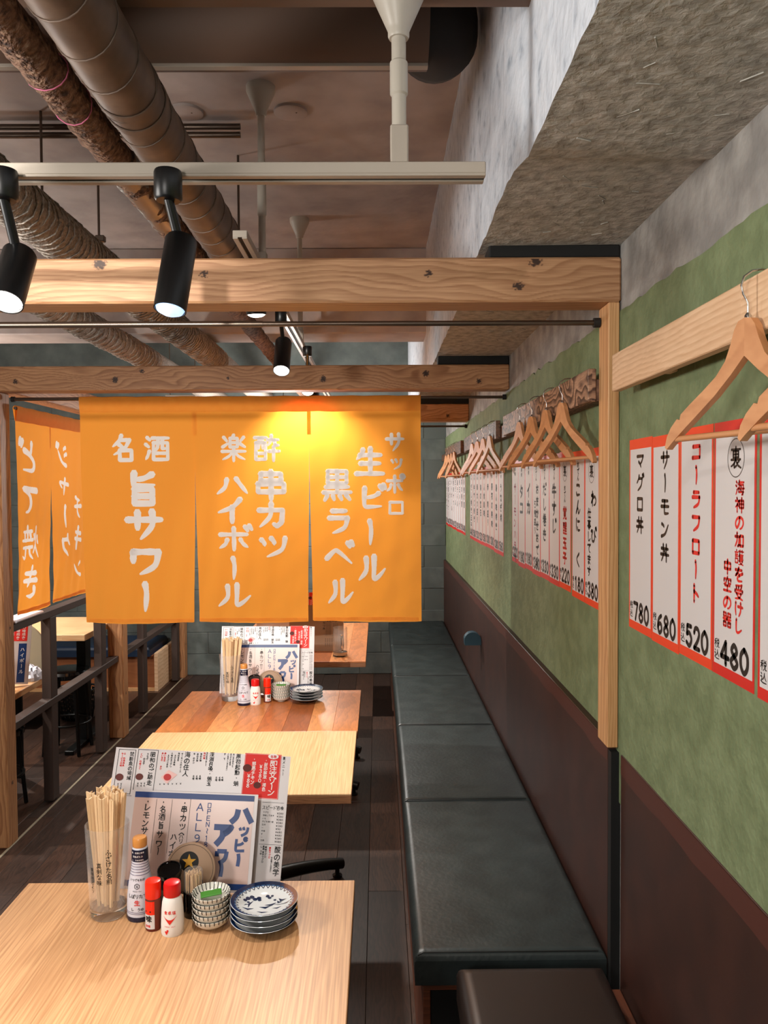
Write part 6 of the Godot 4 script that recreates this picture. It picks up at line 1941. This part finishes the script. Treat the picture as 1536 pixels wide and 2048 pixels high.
func make_plate(at: Vector3, label: String, group: String, full: bool) -> Node3D:
	var t := thing("side_plate", label, "plate", at, group)
	var st := tool()
	lathe(st, v2([0.0, 0.003, 0.030, 0.003, 0.032, 0.0, 0.035, 0.0, 0.036, 0.004, 0.055, 0.010, 0.0695, 0.0195]), 48)
	part(t, "underside", st, M.navy_glaze, "dark blue underside")
	var face := v2([0.0705, 0.0210, 0.066, 0.0187, 0.055, 0.0135, 0.042, 0.0085, 0.030, 0.0065, 0.0, 0.0060])
	st = tool()
	lathe(st, [Vector2(0.0695, 0.0195), Vector2(0.0712, 0.0205)] + face, 48)
	part(t, "face", st, M.glazed_white)
	var up := []
	for k in range(face.size() - 1, -1, -1):
		up.append(face[k])
	var height := func(r: float) -> float:
		for k in up.size() - 1:
			if r >= up[k].x and r <= up[k + 1].x:
				return lerpf(up[k].y, up[k + 1].y, (r - up[k].x) / (up[k + 1].x - up[k].x))
		return 0.021
	var on := func(u: float, v: float) -> Array:
		return [Vector3(u, height.call(Vector2(u, v).length()), -v), Vector3.UP]
	var band := PackedVector2Array()
	for s in [0.0, 0.0025, 0.005]:
		ring_tris(band, Vector2.ZERO, Vector2(0.0702 - s, 0.0702 - s), 0.0026, 56)
	if full:
		for k in 34:
			var a := TAU * k / 34
			var b := TAU * (k + 0.5) / 34
			var c := TAU * (k + 1) / 34
			var w := 0.0008
			for pr in [[a, b], [c, b]]:
				var p0 := Vector2.from_angle(pr[0]) * 0.0635
				var p1 := Vector2.from_angle(pr[1]) * 0.0545
				var n := (p1 - p0).normalized().orthogonal() * w
				for q in [p0 - n, p0 + n, p1 + n, p0 - n, p1 + n, p1 - n]:
					band.append(q)
	part(t, "rim_band", print_on(band, on, 0.0004), M.cobalt, "blue painted rim")
	if full:
		var pale := PackedVector2Array()
		ring_tris(pale, Vector2.ZERO, Vector2(0.0630, 0.0630), 0.003, 56)
		part(t, "pale_band", print_on(pale, on, 0.0003), M.cobalt_pale)
		var m := PackedVector2Array()
		for d in [[-0.030, 0.016, 5], [-0.024, 0.021, 5], [-0.018, 0.016, 5], [-0.012, 0.020, 5], [-0.010, 0.014, 4], [-0.034, 0.010, 4], [0.002, 0.026, 4], [0.010, 0.026, 3], [0.006, 0.021, 4], [-0.028, 0.006, 3], [0.016, 0.014, 3]]:
			disc_tris(m, Vector2(d[0], d[1]) * 1.25, Vector2(0.001, 0.001) * d[2] * 1.05, 10)
		for s in [[-0.020, 0.012, -0.026, -0.012, 3.0], [-0.026, 0.000, -0.034, -0.006, 2.0], [0.022, 0.018, 0.036, 0.012, 5.0], [0.020, 0.012, 0.030, 0.006, 4.0], [0.0, -0.002, 0.020, 0.006, 4.5], [-0.008, -0.008, 0.012, -0.004, 5.0], [-0.036, -0.014, -0.016, -0.012, 4.0], [0.014, -0.012, 0.030, -0.008, 3.0], [-0.010, -0.022, 0.010, -0.024, 3.5], [0.030, -0.002, 0.044, 0.004, 2.0], [0.012, 0.000, 0.040, 0.000, 1.2]]:
			var p0 := Vector2(s[0], s[1]) * 1.25
			var p1 := Vector2(s[2], s[3]) * 1.25
			var n: Vector2 = (p1 - p0).normalized().orthogonal() * 0.0008 * s[4]
			var mid: Vector2 = p0.lerp(p1, 0.5) + n * 1.5
			for q in [p0, mid + n, mid - n, p1, mid - n, mid + n]:
				m.append(q)
		part(t, "plum_tree", print_on(m, on, 0.0005), M.cobalt, "painted blue plum tree and birds")
	return t

func make_tabletop_sets() -> void:
	var y := TOP
	# near set
	var menu := make_menu_sheet(Vector3(-0.44, y + 0.0135, -1.772), "large white laminated menu leaning at the back of the nearest table")
	menu.rotation.z = -0.06
	var happy := make_happy_sheet(Vector3(-0.440, y + 0.018, -1.748), "blue banded happy hour menu sheet on the nearest table")
	happy.rotation.z = -0.045
	var glass := make_glass(Vector3(-0.592, y, -1.69), "tall clear glass of chopsticks on the nearest table")
	make_chopsticks(Vector3(-0.592, y, -1.69), 18, "glass on the nearest table", 7, 0.0)
	var soy := make_soy(Vector3(-0.519, y, -1.680), "white and navy soy sauce bottle on the nearest table")
	var chili := make_chili(Vector3(-0.478, y, -1.632), "orange capped chili shaker in front on the nearest table")
	var salt := make_salt(Vector3(-0.434, y, -1.618), "red capped salt shaker in front on the nearest table")
	var can := make_canister(Vector3(-0.459, y, -1.690), "black lidded canister behind the shakers on the nearest table")
	var picks := make_picks(Vector3(-0.405, y, -1.684), "toothpick holder with a clear cover on the nearest table")
	var coaster := make_coaster(Vector3(-0.423, y + 0.022, -1.720), "round card coaster with a gold star on the nearest table")
	var names := ["lowest", "second", "third", "fourth", "topmost"]
	for k in 5:
		make_bowl(Vector3(-0.358, y + 0.0122 * k, -1.640), "%s small white bowl in the stack on the nearest table" % names[k], "small bowls on the nearest table").rotation.y = 0.4 * k
	for k in 4:
		make_plate(Vector3(-0.247 + 0.001 * (k % 2), y + 0.0120 * k, -1.642), "%s blue and white plate in the pile on the nearest table" % ["lowest", "second", "third", "topmost"][k], "blue plates on the nearest table", k == 3)
	var w := thing("wasabi_sachet", "green sachets lying in the top bowl on the nearest table", "sachet", Vector3(-0.357, y + 0.0122 * 4 + 0.017, -1.642))
	var st := tool()
	box(st, Vector3(-0.023, 0, -0.011), Vector3(0.021, 0.004, 0.009), 0.0015)
	part(w, "packet", st, M.wasabi)
	w.rotation = Vector3(0.1, 0.25, 0.08)
	# second set, as copies in their own order
	copy_of(menu, Vector3(-0.505, y + 0.004, -3.50), "large white laminated menu on the reddish table under the curtain").rotation = Vector3(-0.2, 0.0, -0.01)
	copy_of(happy, Vector3(-0.505, y + 0.018, -3.472), "blue banded happy hour menu sheet on the reddish table").rotation = Vector3(-0.2, 0, -0.005)
	copy_of(glass, Vector3(-0.650, y, -3.415), "tall clear glass of chopsticks on the reddish table")
	make_chopsticks(Vector3(-0.650, y, -3.415), 16, "glass on the reddish table", 9, 1.0)
	copy_of(soy, Vector3(-0.577, y, -3.34), "white and navy soy sauce bottle on the reddish table")
	copy_of(salt, Vector3(-0.530, y, -3.345), "red capped salt shaker on the reddish table", 0.2)
	copy_of(chili, Vector3(-0.483, y, -3.375), "orange capped chili shaker on the reddish table", 0.9)
	copy_of(can, Vector3(-0.545, y, -3.415), "black lidded canister behind the salt on the reddish table")
	copy_of(coaster, Vector3(-0.480, y + 0.012, -3.425), "round card coaster on the reddish table")
	for k in 5:
		make_bowl(Vector3(-0.425, y + 0.0122 * k, -3.395), "%s small white bowl in the stack on the reddish table" % names[k], "small bowls on the reddish table").rotation.y = 0.3 * k
	for k in 4:
		make_plate(Vector3(-0.315, y + 0.0120 * k, -3.385), "%s blue and white plate in the pile on the reddish table" % ["lowest", "second", "third", "topmost"][k], "blue plates on the reddish table", k == 3)
	w = thing("wasabi_sachet", "green sachets lying in the top bowl on the reddish table", "sachet", Vector3(-0.425, y + 0.0122 * 4 + 0.017, -3.395))
	st = tool()
	box(st, Vector3(-0.022, 0, -0.011), Vector3(0.020, 0.004, 0.009), 0.0015)
	part(w, "packet", st, M.wasabi)
	# far table: beer mug, kraft menu
	var mug := thing("beer_mug", "tall clear beer mug with a handle behind the orange curtain", "mug", Vector3(-0.213, y, -4.29))
	st = tool()
	lathe(st, v2([0.040, 0.0245, 0.0395, 0.155, 0.0385, 0.158, 0.036, 0.155, 0.035, 0.0245]), 36)
	part(mug, "body", st, M.clear_glass)
	st = tool()
	lathe(st, v2([0.0, 0.0, 0.039, 0.0, 0.041, 0.006, 0.040, 0.024, 0.0, 0.024]), 36)
	part(mug, "thick_base", st, M.solid_glass)
	st = tool()
	tube(st, [Vector3(0.012, 0.035, 0.038), Vector3(0.016, 0.045, 0.062), Vector3(0.018, 0.075, 0.072), Vector3(0.016, 0.105, 0.062), Vector3(0.012, 0.118, 0.038)], 0.0075, 12)
	part(mug, "handle", st, M.solid_glass)
	var k := thing("kraft_menu", "brown kraft paper menu lying against the wall of bottles behind the curtain", "menu", Vector3(-0.30, y, -4.42))
	k.set_meta("label", "brown kraft paper menu standing beside the beer mug behind the curtain")
	k.rotation.x = -0.25
	st = tool()
	box(st, Vector3(-0.21, 0, -0.0008), Vector3(0.10, 0.26, 0), 0.0)
	part(k, "sheet", st, M.kraft)
	var ink := PackedVector2Array()
	row(ink, "スピード", Vector2(0.0, 0.168), 0.016, 0.0165, 12.0)
	for r in 8:
		row(ink, "海の味焼 ¥380", Vector2(0.0, 0.152 - 0.0085 * r), 0.0062, 0.0078, 12.0, 0.9)
	column(ink, "酸の美学器", Vector2(0.088, 0.075), 0.014, 0.0145, 13.0)
	for c in 7:
		column(ink, "¥480 味の人", Vector2(0.070 - 0.012 * c, 0.072), 0.006, 0.0065, 12.0)
	column(ink, "カツ丼", Vector2(-0.012, 0.165), 0.015, 0.016, 13.0)
	rect_tris(ink, Vector2(-0.002, 0.085), Vector2(0.096, 0.0858))
	rect_tris(ink, Vector2(-0.004, 0.085), Vector2(-0.0032, 0.17))
	part(k, "black_print", flat_print(ink, 0.0004), M.ink)
	copy_of(glass, Vector3(-0.46, y, -4.55), "tall clear glass of chopsticks on the table behind the curtain")
	make_chopsticks(Vector3(-0.46, y, -4.55), 10, "glass behind the curtain", 15, 0.5)
	copy_of(menu, Vector3(-0.52, y, -4.66), "large white laminated menu on the table behind the curtain").rotation = Vector3(-0.2, 0, 0)

# ---------------------------------------------------------------- beyond the railing
func stool(label: String, at: Vector3, h: float) -> void:
	var t := thing("round_stool", label, "stool", at, "black stools beyond the railing")
	var st := tool()
	lathe(st, v2([0.0, h - 0.05, 0.14, h - 0.05, 0.150, h - 0.045, 0.152, h - 0.02, 0.140, h - 0.004, 0.10, h, 0.0, h + 0.002]), 36)
	part(t, "seat", st, M.black_lacquer)
	for k in 4:
		var a := PI / 4 + k * PI / 2
		var d := Vector3(cos(a), 0, sin(a))
		st = tool()
		tube(st, [d * 0.105 + Vector3(0, h - 0.05, 0), d * 0.125 + Vector3(0, h - 0.09, 0), d * 0.16 + Vector3(0, 0.004, 0)], 0.0115, 10)
		part(t, "leg", st, M.black_iron)
	st = tool()
	var ring := []
	for k in 25:
		ring.append(Vector3(cos(TAU * k / 24) * 0.142, 0.2, sin(TAU * k / 24) * 0.142))
	tube(st, ring, 0.008, 8)
	part(t, "foot_ring", st, M.black_iron)

func make_beyond() -> void:
	# neighbour's table
	var c := Vector3(-2.42, 0, -5.31)
	var t := thing("neighbour_table", "brightly lit pale table beyond the railing", "table", c)
	var st := tool()
	box(st, Vector3(-0.45, 0.755, -0.35), Vector3(0.56, 0.794, 0.35), 0.002, 0)
	part(t, "top", st, M.oak_light)
	for x in [-0.33, 0.42]:
		st = tool()
		box(st, Vector3(x - 0.03, 0, -0.05), Vector3(x + 0.03, 0.755, 0.05), 0.003, 1)
		part(t, "leg", st, M.black_iron)
		st = tool()
		box(st, Vector3(x - 0.03, 0, -0.28), Vector3(x + 0.03, 0.03, 0.28), 0.004, 2)
		part(t, "foot", st, M.black_iron)
	# low blue bench against the back wall
	t = thing("blue_bench", "low timber bench with a blue cushion against the back wall", "bench", Vector3(-3.3, 0, -6.80))
	st = tool()
	box(st, Vector3(-1.5, 0.0, -0.36), Vector3(1.40, 0.30, 0.16), 0.003, 0)
	part(t, "box", st, M.plywood)
	st = tool()
	box(st, Vector3(1.40, 0.0, -0.37), Vector3(1.43, 0.325, 0.18), 0.002, 2)
	part(t, "end_board", st, M.pine, "pale end board")
	st = tool()
	box(st, Vector3(-1.5, 0.0, 0.161), Vector3(1.40, 0.03, 0.17), 0.001, 0)
	part(t, "skirting", st, M.batten)
	st = tool()
	cushion(st, Vector3(-1.49, 0.30, -0.35), Vector3(1.37, 0.385, 0.20), 0.03, 0.004)
	part(t, "cushion", st, M.blue_vinyl, "blue cushion")
	stool("black round stool with a shiny seat behind the railing", Vector3(-2.04, 0, -5.12), 0.545)
	stool("black stool low behind the front railing, only its legs showing", Vector3(-2.05, 0, -4.16), 0.46)
	# basket
	t = thing("storage_basket", "black perforated basket on the floor under the neighbouring table", "basket", Vector3(-2.27, 0, -5.88))
	st = tool()
	for k in 20:
		var a0 := TAU * (k - 0.36) / 20
		var a1 := TAU * (k + 0.36) / 20
		for s in 6:
			var y0 := 0.02 + 0.033 * s
			var y1 := y0 + 0.022
			var p := []
			for q in [[a0, y0], [a1, y0], [a1, y1], [a0, y1]]:
				var r: float = 0.095 + 0.035 * q[1] / 0.22
				p.append(Vector3(cos(q[0]) * r * 1.15, q[1], sin(q[0]) * r))
			quad(st, p, Vector3(cos(a0), 0, sin(a0)), [Vector2.ZERO, Vector2.ZERO, Vector2.ZERO, Vector2.ZERO])
		tube(st, [Vector3(cos(a1) * 0.095 * 1.15, 0.0, sin(a1) * 0.095), Vector3(cos(a1) * 0.131 * 1.15, 0.22, sin(a1) * 0.131)], 0.004, 5)
	part(t, "lattice", st, M.basket_plastic, "perforated side")
	st = tool()
	var rim := []
	for k in 33:
		rim.append(Vector3(cos(TAU * k / 32) * 0.152, 0.222, sin(TAU * k / 32) * 0.133))
	tube(st, rim, 0.008, 8)
	part(t, "rim", st, M.basket_plastic)
	st = tool()
	lathe(st, v2([0.0, 0.0, 0.095, 0.0, 0.098, 0.02, 0.0, 0.02]), 24, Transform3D(Basis.from_scale(Vector3(1.15, 1, 1)), Vector3.ZERO))
	part(t, "floor_plate", st, M.basket_plastic)
	# side table with menus, tissue and a round board
	t = thing("side_table", "small wooden table edge right behind the front railing at the left", "table", Vector3(-2.2, 0, -4.06))
	st = tool()
	box(st, Vector3(-0.45, 0.605, -0.46), Vector3(0.28, 0.64, 0.42), 0.003, 2)
	part(t, "top", st, M.batten)
	for x in [-0.36, 0.0]:
		st = tool()
		box(st, Vector3(x - 0.025, 0, -0.3), Vector3(x + 0.025, 0.605, -0.25), 0.003, 1)
		part(t, "leg", st, M.black_iron)
		st = tool()
		box(st, Vector3(x - 0.025, 0, 0.25), Vector3(x + 0.025, 0.605, 0.3), 0.003, 1)
		part(t, "leg", st, M.black_iron)
	t = thing("round_board", "large round beige board standing behind the menus at the left", "board", Vector3(-2.15, 0.525, -4.60))
	st = tool()
	lathe(st, v2([0.0, -0.008, 0.207, -0.008, 0.211, -0.004, 0.211, 0.004, 0.207, 0.008, 0.0, 0.008]), 56, Transform3D(Basis(Vector3.RIGHT, PI / 2 - 0.06), Vector3(0, 0.211, 0)))
	part(t, "disc", st, M.beige_board)
	st = tool()
	box(st, Vector3(-0.03, -0.525, -0.06), Vector3(0.03, 0.2, -0.035), 0.003, 1)
	part(t, "stand", st, M.black_iron)
	for k in 2:
		t = thing("folded_menu", ["upright menu with red and black columns at the left railing", "upright menu with red and blue bands next to the round board"][k], "menu", Vector3(-2.10 + 0.10 * k, 0.652, -4.16 - 0.12 * k), "menus on the side table")
		t.rotation = Vector3(-0.06, 0.5, -0.09)
		st = tool()
		box(st, Vector3(-0.075, 0, -0.002), Vector3(0.075, 0.36, 0.002), 0.0005)
		part(t, "sheet", st, M.laminate)
		var red := PackedVector2Array()
		var ink := PackedVector2Array()
		rect_tris(red, Vector2(-0.062, 0.235), Vector2(0.055, 0.345))
		rect_tris(red, Vector2(-0.062, 0.01), Vector2(-0.015, 0.222))
		rect_tris(ink, Vector2(0.015, 0.01), Vector2(0.055, 0.222))
		part(t, "red_print", flat_print(red, 0.0024), M.red_ink)
		part(t, "band_print", flat_print(ink, 0.0024), M.blue_ink if k else M.ink)
		var wh := PackedVector2Array()
		for q in 4:
			column(wh, "海の味焼き", Vector2(-0.048 + 0.028 * q, 0.338), 0.018, 0.019, 12.0)
		column(wh, "名酒旨サワー", Vector2(-0.038, 0.21), 0.026, 0.03, 12.0)
		column(wh, "ハイボール", Vector2(0.035, 0.20), 0.022, 0.03, 12.0)
		part(t, "white_print", flat_print(wh, 0.0028), M.white_ink)
	t = thing("tissue", "crumpled white paper napkin on the side table", "napkin", Vector3(-1.975, 0.641, -4.44))
	st = tool()
	var lump := noise(0.9, 12, 3)
	var prev := []
	for j in 7:
		var ph := PI / 2 * j / 6
		var line := []
		for i in 25:
			var a := TAU * (i % 24) / 24
			var r := 1.0 + 0.35 * lump.get_noise_3d(cos(a) * 2.0, j * 0.7, sin(a) * 2.0)
			line.append(Vector3(cos(a) * cos(ph) * 0.062 * r, sin(ph) * 0.075 * r, sin(a) * cos(ph) * 0.075 * r))
		if j > 0:
			for i in 24:
				var p := [prev[i], prev[i + 1], line[i + 1], line[i]]
				var n: Vector3 = (p[1] - p[0]).cross(p[3] - p[0]).normalized()
				if n.dot(p[0]) < 0:
					n = -n
				quad(st, p, n, [Vector2.ZERO, Vector2.ZERO, Vector2.ZERO, Vector2.ZERO])
		prev = line
	part(t, "napkin", st, M.tissue)
	t = thing("white_tray", "white tray resting on the front railing at the left", "tray", Vector3(-1.815, 1.0605, -4.0))
	st = tool()
	box(st, Vector3(-0.05, 0, -0.16), Vector3(0.045, 0.016, 0.16), 0.006)
	part(t, "tray", st, M.tissue)
	t = thing("ceiling_vent", "small ivory vent seen under the beam above the curtain", "vent", Vector3(-1.55, 2.42, -6.3))
	st = tool()
	box(st, Vector3(-0.12, 0, -0.08), Vector3(0.12, 0.03, 0.08), 0.004)
	part(t, "frame", st, M.ivory_enamel)
	st = tool()
	box(st, Vector3(-0.09, -0.002, -0.05), Vector3(0.09, 0.001, 0.05), 0.0)
	part(t, "grille", st, M.dark_slab)
	st = tool()
	for x in [-0.1, 0.1]:
		tube(st, [Vector3(x, 0.03, 0), Vector3(x, 0.68, 0)], 0.004, 6)
	part(t, "hanger", st, M.rod_steel)
